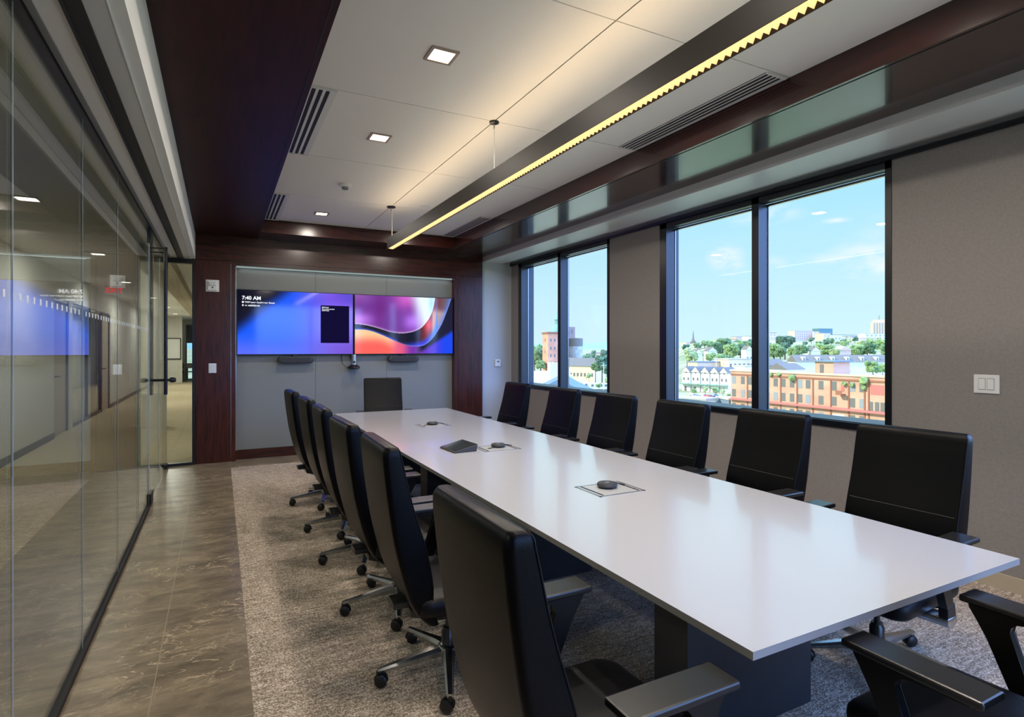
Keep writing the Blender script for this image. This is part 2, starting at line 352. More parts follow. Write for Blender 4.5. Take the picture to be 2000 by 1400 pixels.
po = area('window_portal', (2.525, YN-.32, 1.48), 3.25, 2.73, 1, (1, 1, 1), rot=(R(90), 0, 0)); po.data.cycles.is_portal = True
for a, b in op:
    po = area('window_portal', (XW+.32, (a+b)/2, (Z0+Z1)/2), Z1-Z0, b-a, 1, (1, 1, 1), rot=(0, R(90), 0)); po.data.cycles.is_portal = True
# ceiling coffer with its joints
X0, X1, Y1, Y0, ZC, ZS = .46, 3.09, 7.9, -.6, 3.15, 2.98
mb = MB(); xs = [X0-.05, 1.776, X1+.05]; yy = [-.66, .89, 2.31, 3.74, 5.11, 6.5, Y1+.05]
for i in range(2):
    for j in range(6): mb.box(xs[i]+.004, xs[i+1]-.004, yy[j]+.004, yy[j+1]-.004, ZC, ZC+.03)
mb.box(X0-.05, X1+.05, -.66, Y1+.05, ZC+.012, ZC+.05, M['ceil_seam'])
struct('ceiling', mb, None, label='white ceiling panels with thin joints')
C.objects['ceiling'].data.materials.clear(); me = C.objects['ceiling'].data
me.materials.append(M['ceiling']); me.materials.append(M['ceil_seam'])
nf = 12*6
for i, p in enumerate(me.polygons): p.material_index = 0 if i < nf else 1
struct('ceiling', MB().box(-9, 4.75, YN-.4, 32, 3.3, 3.7), M['reveal'], label='roof slab over the whole floor')
# wood soffit ring around the coffer
t1 = sgroup('trim_3', 'dark mahogany soffit ring around the white ceiling')
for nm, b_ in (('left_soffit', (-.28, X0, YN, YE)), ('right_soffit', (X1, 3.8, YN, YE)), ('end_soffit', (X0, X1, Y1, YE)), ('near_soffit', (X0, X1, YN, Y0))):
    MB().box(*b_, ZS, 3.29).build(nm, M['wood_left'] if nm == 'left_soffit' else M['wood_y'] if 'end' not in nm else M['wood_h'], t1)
mb = MB()
mb.box(X0-.034, X0-.026, Y0, Y1+.03, ZS-.002, ZS+.01).box(X1+.026, X1+.034, Y0, Y1+.03, ZS-.002, ZS+.01).box(X0-.03, X1+.03, Y1+.026, Y1+.034, ZS-.002, ZS+.01)
mb.build('reveal_line', M['reveal'], t1)
struct('trim_4', MB().box(3.8, XW, YN, 8.45, 2.9, 3.29), M['soffit_grey'], label='pale grey bulkhead above the windows')
struct('trim_8', MB().box(XW-.15, XW-.03, YN, 8.45, 2.894, 2.902).box(XW-.154, XW-.151, YN, 8.45, 2.892, 2.902), flat('satin_shade_pocket_cover', (206, 208, 206), .12, metal=.75), label='satin metal shade pocket strip along the bulkhead edge')
# left white bulkhead above glass
b4 = sgroup('trim_5', 'white bulkhead running above the glass wall')
MB().box(-.62, -.28, YN, 8.42, 2.65, 3.29).build('bulkhead', flat('bright_white_paint', (242, 243, 242), .5), b4)
MB().box(-.47, -.405, YN, 8.40, 2.636, 2.652).tube([(-.462, YN, 2.634), (-.462, 8.4, 2.634)], .007).build('black_track', M['reveal'], b4)
MB().box(-.404, -.335, YN, 8.40, 2.644, 2.651).build('grey_slot_cover', M['soffit_grey'], b4)
MB().box(-.333, -.329, YN, 8.40, 2.640, 2.651).build('edge_bead', M['wplastic'], b4)
MB().box(-.575, -.553, YN, 8.40, 2.640, 2.651).build('head_strip', M['gplastic'], b4)
# mahogany end wall
e1 = sgroup('wall_front', 'dark mahogany media wall with grey fabric panel')
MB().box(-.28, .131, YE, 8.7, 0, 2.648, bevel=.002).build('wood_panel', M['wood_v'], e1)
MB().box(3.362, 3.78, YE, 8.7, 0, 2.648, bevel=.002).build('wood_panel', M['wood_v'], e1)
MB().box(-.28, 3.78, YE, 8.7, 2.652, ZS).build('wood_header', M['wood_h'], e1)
MB().box(.137, .187, YE-.006, 8.6, 0, 2.648).build('frame_stile', M['wood_v'], e1)
MB().box(3.292, 3.356, YE-.006, 8.6, 0, 2.648).build('frame_stile', M['wood_v'], e1)
MB().box(.187, 3.292, YE-.006, 8.6, 2.60, 2.648).build('frame_rail', M['wood_h'], e1)
MB().box(.187, 3.292, 8.495, 8.6, 0, .13).build('base_rail', M['wood_h'], e1)
mb = MB()
for a, b in ((.187, 1.214), (1.217, 2.238), (2.241, 3.292)): mb.box(a, b, 8.5, 8.53, .13, 2.60, bevel=.0015)
mb.build('fabric_panel', M['fabric'], e1)
MB().box(.187, 3.292, 8.532, 8.7, 0, 2.9).build('backing', M['reveal'], e1)
MB().box(.20, 3.28, 8.455, 8.49, 2.586, 2.599).build('light_strip', M['led'], e1)
MB().box(.188, .200, 8.47, 8.50, .13, 2.6).build('metal_bead', M['alu'], e1)
area('strip_light', (1.74, 8.47, 2.58), 3.0, .02, .5, (.85, .95, 1), parent=e1)

# glass wall, one pane a window
seams = [-1.7, -.80, .26, 1.32, 2.38, 3.44, 4.52, 5.60, 6.36]
labels = ['floor-to-ceiling glass pane behind the camera', 'glass pane beside the camera', 'glass pane just ahead of the camera', 'glass pane left of the first visible joint',
          'nearest full glass pane with the mirrored screen', 'second glass pane along the corridor', 'third glass pane along the corridor', 'narrow last glass pane before the glass door']
for i in range(8):
    a, b = seams[i]+.0025, seams[i+1]-.0025
    w = sgroup('window_%d' % (i+4), labels[i])
    mb = MB(); mb.box(XG-.004, XG+.004, a, b, .03, 2.64, M['glassi'])
    mb.build('glass_pane', None, w)
    MB().box(XG+.0005, XG+.0042, b+.0006, b+.0044, .03, 2.64).build('joint_seal', M['joint'], w)
    mb = MB(); y = math.ceil(a/.0815)*.0815
    while y < b-.03:
        mb.box(XG+.0041, XG+.0046, y, y+.021, 1.66, 1.684); y += .0815
    mb.build('marker_dots', M['dots'], w)
gt = sgroup('trim_6', 'black channels holding the glass wall at floor and ceiling')
MB().box(XG-.02, XG+.02, YN, 6.36, 0, .03, bevel=.003).build('floor_channel', M['reveal'], gt)
MB().box(XG-.022, XG+.022, YN, 8.40, 2.625, 2.652).build('head_channel', M['black'], gt)
for i, (a, b) in enumerate(((6.375, 7.40), (7.41, 8.36))):
    d = sgroup('door_%d' % (i+1), ['clear glass door leaf with tall pull handle', 'clear fixed glass leaf between the door and the end wall'][i])
    MB().box(XG-.006, XG+.006, a, b, .012, 2.62, bevel=.001).build('glass_leaf', M['glassi'], d)
    MB().box(XG-.0075, XG+.0075, a, a+.012, .13, 2.5).build('edge_strip', M['joint'], d)
    MB().box(XG-.022, XG+.022, *( (a-.01, a+.19) if i == 0 else (b-.16, b)), .004, .115 if i == 0 else .06, bevel=.004).build('patch_fitting', M['black'], d)
    MB().box(XG-.02, XG+.02, *( (a-.01, a+.17) if i == 0 else (b-.16, b)), 2.50, 2.625, bevel=.004).build('patch_fitting', M['black'], d)
    if i == 0:
        for sx in (-1, 1):
            MB().lathe([(.0, 0), (.018, 0), (.018, 1.62), (0, 1.62)], (XG+sx*.072, 7.31, .99), n=16).build('pull_bar', M['blackmetal'], d, smooth=40)
        MB().tube([(XG-.12, 7.31, 1.15), (XG+.12, 7.31, 1.15)], .014, 12).build('cross_bar', M['blackmetal'], d, smooth=40)
        MB().lathe([(0, 0), (.026, 0), (.03, .03), (.02, .06), (0, .06)], (XG+.11, 7.31, 1.15), axis='x', n=16).build('latch_knob', M['black'], d, smooth=40)
        MB().tube([(XG-.09, 7.31, 2.595), (XG+.09, 7.31, 2.595)], .006).tube([(XG-.09, 7.31, 2.55), (XG+.09, 7.31, 2.55)], .006).build('top_bracket', M['blackmetal'], d)
sd = sgroup('window_12', 'black framed glass sidelight beside the mahogany panel')
MB().box(-.645, -.60, YE-.02, 8.46, 0, 2.65).box(-.315, -.28, YE-.02, 8.46, 0, 2.65).box(-.60, -.315, YE-.02, 8.46, 2.585, 2.65).box(-.60, -.315, YE-.02, 8.46, 0, .035).build('sidelight_frame', M['black'], sd)
MB().box(-.60, -.315, 8.425, 8.435, .035, 2.585).build('glass_pane', M['glassi'], sd)

# ---------------------------------------------------------------- corridor and office beyond the glass
struct('ceiling', MB().box(-9, -.62, YN, 31.4, 2.86, 3.29).box(-.62, 4.7, 8.71, 31.4, 2.86, 3.29), M['white'], label='white ceiling of the corridor and office')
struct('trim_7', MB().box(-.95, -.62, 8.75, 31, 2.70, 2.86), M['beige'], label='beige bulkhead running down the office')
XC = -2.45
mb = MB()
for a, b in ((-1.7, 0), (3.4, 4.6), (8.0, 11.9), (12.95, 13.25), (17.35, 31)): mb.box(XC-.12, XC, a, b, 0, 2.86)
for a, b in ((0, 3.4), (4.6, 8.0), (11.9, 12.95), (13.25, 16.3), (16.3, 17.35)): mb.box(XC-.12, XC, a, b, 2.35, 2.86)
struct('wall_corridor', mb, M['cream'], label='beige corridor wall opposite the glass')
struct('baseboard_corridor', MB().box(XC, XC+.012, -1.7, 0, 0, .1).box(XC, XC+.012, 3.4, 4.6, 0, .1).box(XC, XC+.012, 8.0, 11.9, 0, .1).box(XC, XC+.012, 17.35, 31, 0, .1), M['frame'])
struct('wall_left', MB().box(-6.2, -6, YN, 31, -18, 3.3), M['cream'], label='far wall of the offices across the corridor')
n_ = 13
for (a, b) in ((0, 3.4), (4.6, 8.0), (13.25, 16.3)):
    w = sgroup('window_%d' % n_, 'black framed office glazing across the corridor, section %s' % {13: 'nearest', 14: 'second', 15: 'farthest'}[n_]); n_ += 1
    m_ = (a+b)/2
    MB().box(XC-.08, XC-.02, a, a+.04, 0, 2.35).box(XC-.08, XC-.02, b-.04, b, 0, 2.35).box(XC-.08, XC-.02, m_-.02, m_+.02, 0, 2.35).box(XC-.08, XC-.02, a, b, 2.30, 2.35).box(XC-.08, XC-.02, a, b, 0, .06).build('window_frame', M['frame'], w)
    MB().box(XC-.055, XC-.045, a+.04, b-.04, .06, 2.30).build('glass_pane', M['glassi'], w)
for i, (a, b) in enumerate(((11.9, 12.95), (16.3, 17.35))):
    d = sgroup('door_%d' % (i+3), ['nearer', 'farther'][i]+' pale corridor door with dark lever')
    MB().box(XC-.1, XC-.01, a, a+.05, 0, 2.35).box(XC-.1, XC-.01, b-.05, b, 0, 2.35).box(XC-.1, XC-.01, a, b, 2.30, 2.35).build('door_frame', M['frame'], d)
    MB().box(XC-.08, XC-.035, a+.05, b-.05, .01, 2.30).build('door_leaf', M['beige'], d)
    MB().tube([(XC-.03, a+.14, 1.02), (XC+.03, a+.14, 1.02), (XC+.03, a+.30, 1.02)], .012).lathe([(0, 0), (.03, 0), (.03, .012), (0, .012)], (XC-.035, a+.14, 1.02), axis='x').build('door_handle', M['black'], d)
# partitions inside the offices so the glazing does not look into one long void
struct('wall_partition_1', MB().box(-6, XC-.12, 4.0, 4.1, 0, 2.86), M['cream'])
struct('wall_partition_2', MB().box(-6, XC-.12, 8.55, 8.65, 0, 2.86), M['cream'])
struct('wall_partition_3', MB().box(-6, XC-.12, 13.05, 13.15, 0, 2.86), M['cream'])
struct('wall_partition_4', MB().box(-6, XC-.12, 17.4, 17.5, 0, 2.86), M['cream'])
# far office end wall with band window
mb = MB().box(-9, -5.2, 31, 31.2, -18, 3.3).box(-1.0, 4.7, 31, 31.2, -18, 3.3).box(-5.2, -1.0, 31, 31.2, 2.62, 3.3).box(-5.2, -1.62, 31, 31.2, -18, .95).box(-1.62, -1.42, 31, 31.2, 0, 2.62).box(-1.42, -1.0, 31, 31.2, -18, .02)
struct('wall_far', mb, M['cream'], label='pale far wall of the office')
w = sgroup('window_17', 'far office window band with trees behind')
MB().box(-1.42, -1.38, 30.95, 31.1, 0, 2.62).box(-1.04, -1.0, 30.95, 31.1, 0, 2.62).box(-1.42, -1.0, 30.95, 31.1, 2.56, 2.62).box(-1.42, -1.0, 30.95, 31.1, 0, .06).box(-5.2, -1.62, 30.95, 31.1, .95, 1.0).box(-5.2, -1.62, 30.95, 31.1, 2.56, 2.62).box(-3.4, -3.3, 30.95, 31.1, .95, 2.6).build('window_frame', M['frame'], w)
MB().box(-1.38, -1.04, 31.05, 31.06, 1.75, 2.56).build('roller_shade', flat('dark_shade', (52, 66, 82), .8), w)
MB().box(-5.2, -1.0, 31.11, 31.12, .06, 2.56).build('glass_pane', M['glassw'], w)
struct('wall_side', MB().box(-.28, -.2, 8.75, 31, 0, 3.3), M['cream'], label='white side wall of the office beyond')
# low reception wall, picture, far table with chairs
tag(MB().box(-1.28, -.98, 12.5, 12.9, 0, .62, M['beige']).box(-1.30, -.96, 12.48, 12.92, .62, .66, M['cream']).build('low_partition'), 'low beige partition seen through the glass sidelight', 'partition')
px0, py0 = ground_at(337, 24.5)
pf = thing('framed_picture', 'white picture in black frame on a post wall in the far office', 'picture', (px0, py0, 0))
MB().box(-.32, .30, -.02, .02, 1.06, 1.90).build('mat_board', M['white'], pf)
MB().box(-.34, .32, -.03, 0, 1.02, 1.06).box(-.34, .32, -.03, 0, 1.90, 1.94).box(-.34, -.30, -.03, 0, 1.02, 1.94).box(.28, .32, -.03, 0, 1.02, 1.94).build('frame', M['black'], pf)
struct('wall_post', MB().box(px0-.42, px0+.36, py0+.02, py0+.15, 0, 2.86), M['cream'], label='white wall end in the far office')
tx, ty = ground_at(366, 26.5)
ft = thing('cafe_table', 'small dark table in the far office', 'table', (tx, ty, 0))
MB().box(-.45, .32, -.4, .4, .72, .75).build('tabletop', M['dgplastic'], ft)
MB().lathe([(.2, 0), (.2, .02), (.03, .04), (.03, .72)], n=12).build('pedestal', M['dgplastic'], ft)
cc = None
for (ppx, lab) in ((348, 'left dark side chair at the far office table'), (374, 'right dark side chair at the far office table')):
    cx, cy = ground_at(ppx, 25.4)
    if cc is None:
        cc = thing('side_chair', lab, 'chair', (cx, cy, 0), 0, 'dark side chairs in the far office')
        MB().box(-.23, .23, -.22, .22, .43, .47, bevel=.01).build('seat', M['dgplastic'], cc)
        MB().box(-.23, .23, -.25, -.22, .62, .84, bevel=.008).build('backrest', M['dgplastic'], cc)
        for sx in (-1, 1):
            for sy in (-1, 1):
                MB().tube([(sx*.21, sy*.21, .84 if sy < 0 else .45), (sx*.22, sy*.24, 0)], .014, 6).build('leg', M['dgplastic'], cc)
    else: dup(cc, (cx, cy, 0), R(8), lab)
# corridor lamps
for i, (x, y) in enumerate(((-1.55, .8), (-1.55, 3.6), (-1.55, 6.6), (-1.55, 10), (-1.7, 14), (-1.55, 18), (-1.55, 22), (-1.55, 26))):
    lp = thing('corridor_light', 'square recessed corridor light, number %s from the camera end' % ['one', 'two', 'three', 'four', 'five', 'six', 'seven', 'eight'][i], 'light', (x, y, 2.86), 0, 'corridor ceiling lights')
    MB().box(-.075, .075, -.075, .075, -.006, -.002).build('diffuser', M['office_lamp'], lp)
    MB().box(-.09, .09, -.09, -.075, -.01, 0).box(-.09, .09, .075, .09, -.01, 0).box(-.09, -.075, -.09, .09, -.01, 0).box(.075, .09, -.09, .09, -.01, 0).build('frame', M['white'], lp)
    area('corridor_lamp', (0, 0, -.012), .14, .14, 70 if i > 4 else 34 if i > 2 else 20, (1, .95, .88), parent=lp)
for i, (x, y) in enumerate(((-4.2, 2), (-4.2, 6.2), (-4.2, 11), (-4.2, 15.5))):
    lp = thing('office_strip_light', 'linear office light across the corridor, %s room' % ['first', 'second', 'third', 'fourth'][i], 'light', (x, y, 2.86), 0, 'office strip lights')
    MB().box(-.04, .04, -.8, .8, -.03, 0).build('housing', M['office_lamp'], lp)
    area('office_lamp', (0, 0, -.04), .08, 1.6, 22, (1, .95, .87), parent=lp)
ex = thing('exit_sign', 'red exit sign hanging in the corridor', 'sign', (-2.05, 15.0, 2.76))
MB().box(-.16, .16, -.02, .02, -.1, .1).build('sign_box', M['cream'], ex)

def text_mesh(name, s, size, mat, parent, loc, rot=(R(90), 0, 0), bold=0):
    cu = bpy.data.curves.new(name, 'FONT'); cu.body = s; cu.size = size; cu.offset = bold; cu.extrude = .0004
    o = bpy.data.objects.new(name, cu); C.objects.link(o)
    dg = bpy.context.evaluated_depsgraph_get(); dg.update()
    me = bpy.data.meshes.new_from_object(o.evaluated_get(dg)); me.name = name
    bpy.data.objects.remove(o)
    me.materials.clear(); me.materials.append(mat)
    q = bpy.data.objects.new(name, me); C.objects.link(q); q.parent = parent; q.location = loc; q.rotation_euler = rot
    return q
text_mesh('lettering', 'EXIT', .15, M['red'], ex, (-.14, -.022, -.05), bold=.003)

# ---------------------------------------------------------------- ceiling fittings
dl = None
names = {0: 'nearest the camera', 1: 'first visible', 2: 'second visible', 3: 'third', 4: 'farthest, near the media wall'}
for side, x in (('left', 1.11), ('right', 2.44)):
    for i, y in enumerate((.20, 1.60, 3.03, 4.43, 7.26)):
        lab = 'square recessed downlight on the %s ceiling panels, %s' % (side, ['behind the camera', 'just ahead of the camera', 'in the third panel row', 'in the fourth panel row', 'farthest, near the media wall'][i])
        if dl is None:
            dl = thing('downlight', lab, 'light', (x, y, ZC), 0, 'square downlights in the conference ceiling')
            MB().box(-.062, .062, -.062, .062, -.005, -.001).build('diffuser', M['lamp'], dl)
            MB().box(-.08, .08, -.08, -.062, -.009, 0).box(-.08, .08, .062, .08, -.009, 0).box(-.08, -.062, -.062, .062, -.009, 0).box(.062, .08, -.062, .062, -.009, 0).build('frame', flat('downlight_trim', (170, 150, 138), .4), dl)
            l_ = area('downlight_lamp', (0, 0, -.012), .12, .12, 15.5, (1, .90, .79), parent=dl)
        else:
            dup(dl, (x, y, ZC), 0, lab)
# slot diffusers
def vent(x0, x1, y0, y1, slots, edge, lab):
    v = thing('slot_diffuser', lab, 'air vent', ((x0+x1)/2, (y0+y1)/2, ZC), 0, 'linear slot diffusers in the ceiling')
    hw, hl = (x1-x0)/2, (y1-y0)/2
    MB().box(-hw, hw, -hl, hl, -.004, .0).build('backing', M['reveal'], v)
    n = slots; pitch = 2*hw/(n+1 if edge else n+.6); mb = MB()
    x = -hw
    for k in range(n+1):
        wbar = pitch*(.42 if edge else .40) if k < n else (hw-x)
        mb.box(x, x+wbar, -hl, hl, -.008 if edge else -.0055, -.003); x += pitch
    mb.build('slats', M['white'] if edge else M['soffit_grey'], v)
    MB().box(-hw, hw, -hl-.012, -hl, -.012, 0).build('end_cap', M['white'], v)
    MB().box(-hw, hw, hl, hl+.012, -.012, 0).build('end_cap', M['white'], v)
vent(.500, .672, 3.76, 5.10, 3, True, 'long three-slot air diffuser on the left of the ceiling')
vent(.500, .672, 6.52, 7.86, 3, True, 'far three-slot air diffuser beside the farthest downlight')
vent(2.905, 3.072, 2.33, 3.73, 4, False, 'long four-slot air diffuser between pendant and window soffit')
vent(2.905, 3.072, 6.52, 7.86, 4, False, 'far four-slot air diffuser behind the pendant end')
sm = thing('smoke_detector', 'white round smoke detector on the ceiling', 'smoke detector', (1.123, 5.86, ZC))
MB().lathe([(0, 0), (.062, 0), (.064, -.018), (.05, -.03), (0, -.031)], n=32).build('base', M['wplastic'], sm, smooth=40)
MB().lathe([(0, -.03), (.034, -.03), (.030, -.052), (.012, -.056), (0, -.056)], n=24).build('sensor_cap', M['gplastic'], sm, smooth=40)
tag(MB().lathe([(0, 0), (.055, 0), (.055, -.005), (0, -.006)], (2.13, 6.37, ZC), n=32).build('sprinkler_cover', M['wplastic'], smooth=40), 'flat white round sprinkler cover plate beside the pendant', 'sprinkler cover')

# pendant
PX0, PX1, PZ0, PZ1, PYN, PYF = 1.744, 1.822, 2.662, 2.785, .90, 6.60
pd = thing('linear_pendant_light', 'long dark bronze linear pendant with gold louver over the table', 'pendant light', (1.783, 3.75, PZ0))
def L(x): return x-1.783
def Lz(z): return z-PZ0
mb = MB()
mb.box(L(PX0), L(PX0)+.004, PYN-3.75, PYF-3.75, 0, Lz(PZ1)).box(L(PX1)-.004, L(PX1), PYN-3.75, PYF-3.75, 0, Lz(PZ1))
mb.box(L(PX0), L(PX1), PYN-3.75, PYN-3.746, 0, Lz(PZ1)).box(L(PX0), L(PX1), PYF-3.754, PYF-3.75, 0, Lz(PZ1)).box(L(PX0)+.004, L(PX1)-.004, PYN-3.74, PYF-3.76, .055, .075)
mb.build('housing', M['bronze'], pd)
MB().box(L(PX0)+.005, L(PX1)-.005, PYN-3.745, PYF-3.755, .040, .044).build('diffuser', M['lampwarm'], pd)
mb = MB(); y = PYN-3.745; pitch = .036
while y < PYF-3.755-pitch:
    for sgn in (-1, 1):
        x = L(PX0)+.004 if sgn < 0 else L(PX1)-.004
        # each cell: a v shaped blade leaning across the channel
    mb.prism([(y, .038), (y+pitch, .038), (y+pitch/2, .004)], 'x', L(PX0)+.004, L(PX0)+.034, None)
    mb.prism([(y+pitch/2, .038), (y+pitch*1.5, .038), (y+pitch, .004)], 'x', L(PX0)+.036, L(PX1)-.004, None)
    y += pitch
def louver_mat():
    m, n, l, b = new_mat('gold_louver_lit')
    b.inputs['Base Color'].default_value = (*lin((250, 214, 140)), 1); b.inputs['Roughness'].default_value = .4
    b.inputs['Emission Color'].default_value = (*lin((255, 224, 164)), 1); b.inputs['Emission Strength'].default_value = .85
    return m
mb.build('louver', louver_mat(), pd)
MB().box(L(PX0)+.005, L(PX1)-.005, PYN-3.74, PYF-3.76, .076, .080).build('uplight_diffuser', M['lampwarm'], pd)
area('pendant_down', (0, 0, -.004), .06, 5.6, 13, (1, .88, .72), parent=pd)
area('pendant_up', (0, 0, Lz(PZ1)+.002), .06, 5.6, 7, (1, .85, .66), rot=(pi, 0, 0), parent=pd)
for y, r in ((.95, .035), (3.745, .035), (6.54, .05)):
    MB().lathe([(0, 0), (r, 0), (r, -.012), (r*.5, -.02), (0, -.02)], (1.779-1.783, y-3.75, ZC-PZ0), n=24).build('canopy', M['black'], pd, smooth=40)
    MB().tube([(-.004, y-3.75, Lz(ZC)-.02), (-.004, y-3.75, Lz(PZ1)-.02)], .0016, 6).lathe([(0, 0), (.006, 0), (.006, -.03), (0, -.03)], (-.004, y-3.75, Lz(ZC)-.02), n=10).build('cable', M['steel'], pd)
MB().tube([(.006, 6.54-3.75, Lz(ZC)-.02), (.006, 6.54-3.75, Lz(PZ1)-.0)], .003, 6).build('power_cord', M['wplastic'], pd)

# ---------------------------------------------------------------- screens
def cr(pts, x):
    if x <= pts[0][0]: return pts[0][1]
    for i in range(len(pts)-1):
        if x <= pts[i+1][0]:
            p0 = pts[max(i-1, 0)]; p1 = pts[i]; p2 = pts[i+1]; p3 = pts[min(i+2, len(pts)-1)]
            t = (x-p1[0])/(p2[0]-p1[0]); h = p2[0]-p1[0]
            m1 = (p2[1]-p0[1])/(p2[0]-p0[0])*h; m2 = (p3[1]-p1[1])/(p3[0]-p1[0])*h
            return (2*t**3-3*t*t+1)*p1[1]+(t**3-2*t*t+t)*m1+(-2*t**3+3*t*t)*p2[1]+(t**3-t*t)*m2
    return pts[-1][1]+(x-pts[-1][0])*9
A = [(35, 600), (200, 620), (350, 655), (500, 700), (650, 750), (800, 775), (950, 775), (1100, 745), (1250, 670), (1350, 560), (1430, 430), (1480, 280), (1510, 110), (1530, -60)]
B = [(35, 710), (200, 715), (350, 750), (500, 810), (650, 880), (800, 950), (950, 1005), (1100, 1030), (1250, 1020), (1350, 975), (1450, 890), (1550, 760), (1650, 590), (1750, 350), (1830, 130), (1860, 20)]
def mixv(a, b, t):
    t = max(0, min(1, t)); return tuple(p*(1-t)+q*t for p, q in zip(a, b))
def sm_(a, b, x):
    t = max(0, min(1, (x-a)/(b-a))); return t*t*(3-2*t)
def gauss(x, y, cx, cy, sx, sy): return math.exp(-((x-cx)/sx)**2-((y-cy)/sy)**2)
def pic_right(u, v):
    x = 35+1825*u; top = 50+70*u; y = 1165-v*(1165-top)
    ya = cr(A, x) if x < 1528 else -400-(x-1528)*40; yb = cr(B, x)
    if y < ya:
        c = (112, 52, 150)
        c = mixv(c, (200, 130, 245), gauss(x, y, 60, 520, 300, 130)); c = mixv(c, (140, 80, 170), gauss(x, y, 100, 60, 300, 160))
        c = mixv(c, (112, 36, 130), .7*gauss(x, y, 480, 300, 130, 400)); c = mixv(c, (205, 96, 200), gauss(x, y, 950, 120, 220, 200))
        c = mixv(c, (184, 120, 245), gauss(x, y, 1080, 560, 170, 160)); c = mixv(c, (235, 248, 255), sm_(1020, 1330, x+(450-y)*.25))
        c = mixv(c, (150, 210, 240), .7*gauss(x, y, 1440, 200, 60, 200))
        return mixv(c, (255, 235, 255), math.exp(-(ya-y)/14.0)*.9)
    if y < yb:
        t = (y-ya)/max(yb-ya, 1)
        c = mixv((26, 26, 40), (30, 50, 150), sm_(.45, .9, t)) if x < 800 else mixv((24, 26, 60), (18, 18, 40), sm_(800, 900, x))
        w = sm_(1120, 1330, x)
        red = mixv((120, 40, 40), (235, 70, 60), gauss(x, y, 1390, 620, 90, 140)); red = mixv(red, (230, 190, 160), sm_(1430, 1480, x)*sm_(250, 420, y)*.8)
        red = mixv(red, (110, 80, 80), sm_(1480, 1700, x)*(1-sm_(250, 420, y)))
        c = mixv(c, red, w)
        bl = sm_(.55, .95, t)*sm_(800, 1250, x) if x < 1560 else sm_(.9, 1, 1-(x-(1560))*.0)*math.exp(-(yb-y)/160.0)
        c = mixv(c, mixv((60, 70, 240), (90, 140, 250), sm_(1330, 1480, x)), bl)
        return mixv(c, (190, 190, 255), math.exp(-(yb-y)/11.0)*.8)
    c = mixv((255, 205, 150), (255, 100, 92), sm_(0, 260, y-yb-60+100*sm_(100, 600, x)))
    c = mixv(c, (230, 90, 130), sm_(600, 850, x)); c = mixv(c, (120, 50, 170), sm_(850, 1080, x)); c = mixv(c, (86, 60, 225), sm_(1150, 1500, x))
    beam = 1090-(x-1300)*.62
    dark = (1-sm_(-60, 50, y-beam))*sm_(1120, 1280, x)
    c = mixv(mixv(c, (20, 70, 240), sm_(1450, 1750, x)), (22, 24, 52), dark)
    return c
def pic_left(u, v):
    d = v-(.45+1.5*u)
    c = mixv((10, 88, 250), (122, 84, 228), sm_(.30, .85, u)); c = mixv(c, (104, 112, 250), .85*(1-sm_(0, .42, v))*(1-.5*u)); c = mixv(c, (110, 50, 190), sm_(.5, 1, u)*(1-sm_(.0, .5, v))*.7)  # lavender toward the bottom includes the table's reflection, painted into the picture
    c = mixv(c, (70, 60, 200), sm_(.75, 1, u)*sm_(.7, 1, v)*.6)
    return mixv(c, (8, 8, 30), sm_(-.22, .12, d))
def screen(root, fn, w, h, nx=300, ny=170):
    me = bpy.data.meshes.new('screen'); vs = []; fs = []
    for j in range(ny+1):
        for i in range(nx+1): vs.append((w*i/nx, 0, h*j/ny))
    for j in range(ny):
        for i in range(nx):
            a = j*(nx+1)+i; fs.append((a, a+1, a+nx+2, a+nx+1))
    me.from_pydata(vs, [], fs)
    ca = me.color_attributes.new('picture', 'FLOAT_COLOR', 'POINT'); buf = []
    for j in range(ny+1):
        for i in range(nx+1):
            buf += [*lin(fn(i/nx, j/ny)), 1]
    ca.data.foreach_set('color', buf)
    m, n, l, b = new_mat('screen_picture')
    at = n.new('ShaderNodeVertexColor'); at.layer_name = 'picture'
    b.inputs['Base Color'].default_value = (.004, .004, .004, 1); b.inputs['Roughness'].default_value = .07; b.inputs['Specular IOR Level'].default_value = .55
    l.new(at.outputs[0], b.inputs['Emission Color']); b.inputs['Emission Strength'].default_value = 1.0
    me.materials.append(m)
    o = bpy.data.objects.new('screen', me); C.objects.link(o); o.parent = root; o.location = (0, -.002, 0); return o
for k, (x0, x1, fn, lab) in enumerate(((.200, 1.733, pic_left, 'left wall display with blue screen and clock text'), (1.745, 3.284, pic_right, 'right wall display with purple and orange wave picture'))):
    tv = thing('wall_display', lab, 'television', (x0, 8.43, 1.408), 0, 'pair of wall displays')
    w, h = x1-x0, .885
    MB().box(0, w, 0, .066, 0, h, bevel=.003).build('display_housing', M['black'], tv)
    s_ = screen(tv, fn, w-.02, h-.022); s_.location = (.01, -.002, .012)
    if k == 0:
        text_mesh('clock_text', '7:40 AM', .068, M['text'], s_, (.055, -.003, .735), bold=.002)
        text_mesh('room_text', 'TWP Large Conference Room', .030, M['text'], s_, (.088, -.003, .690), bold=.001)
        text_mesh('number_text', '+1 4439781441', .030, M['text'], s_, (.088, -.003, .645), bold=.001)
        MB().box(.055, .078, -.003, -.0025, .688, .712).build('room_icon', M['text'], s_)
        MB().prism([(.056, .664), (.056, .655), (.066, .642), (.076, .655), (.076, .664), (.066, .67)], 'y', -.003, -.0025).build('place_icon', M['text'], s_)
        MB().box(1.066, 1.462, -.003, -.002, .155, .690).build('dark_card', emit('card_navy', (18, 14, 52), 1.0), s_)
        for q, (t_, zz, sz) in enumerate((('Mid Room', .655, .022), ('No meetings scheduled', .632, .018), ('Add Room', .610, .022))):
            text_mesh('card_text', t_, sz, M['text'], s_, (1.083, -.0045, zz), bold=.0008)
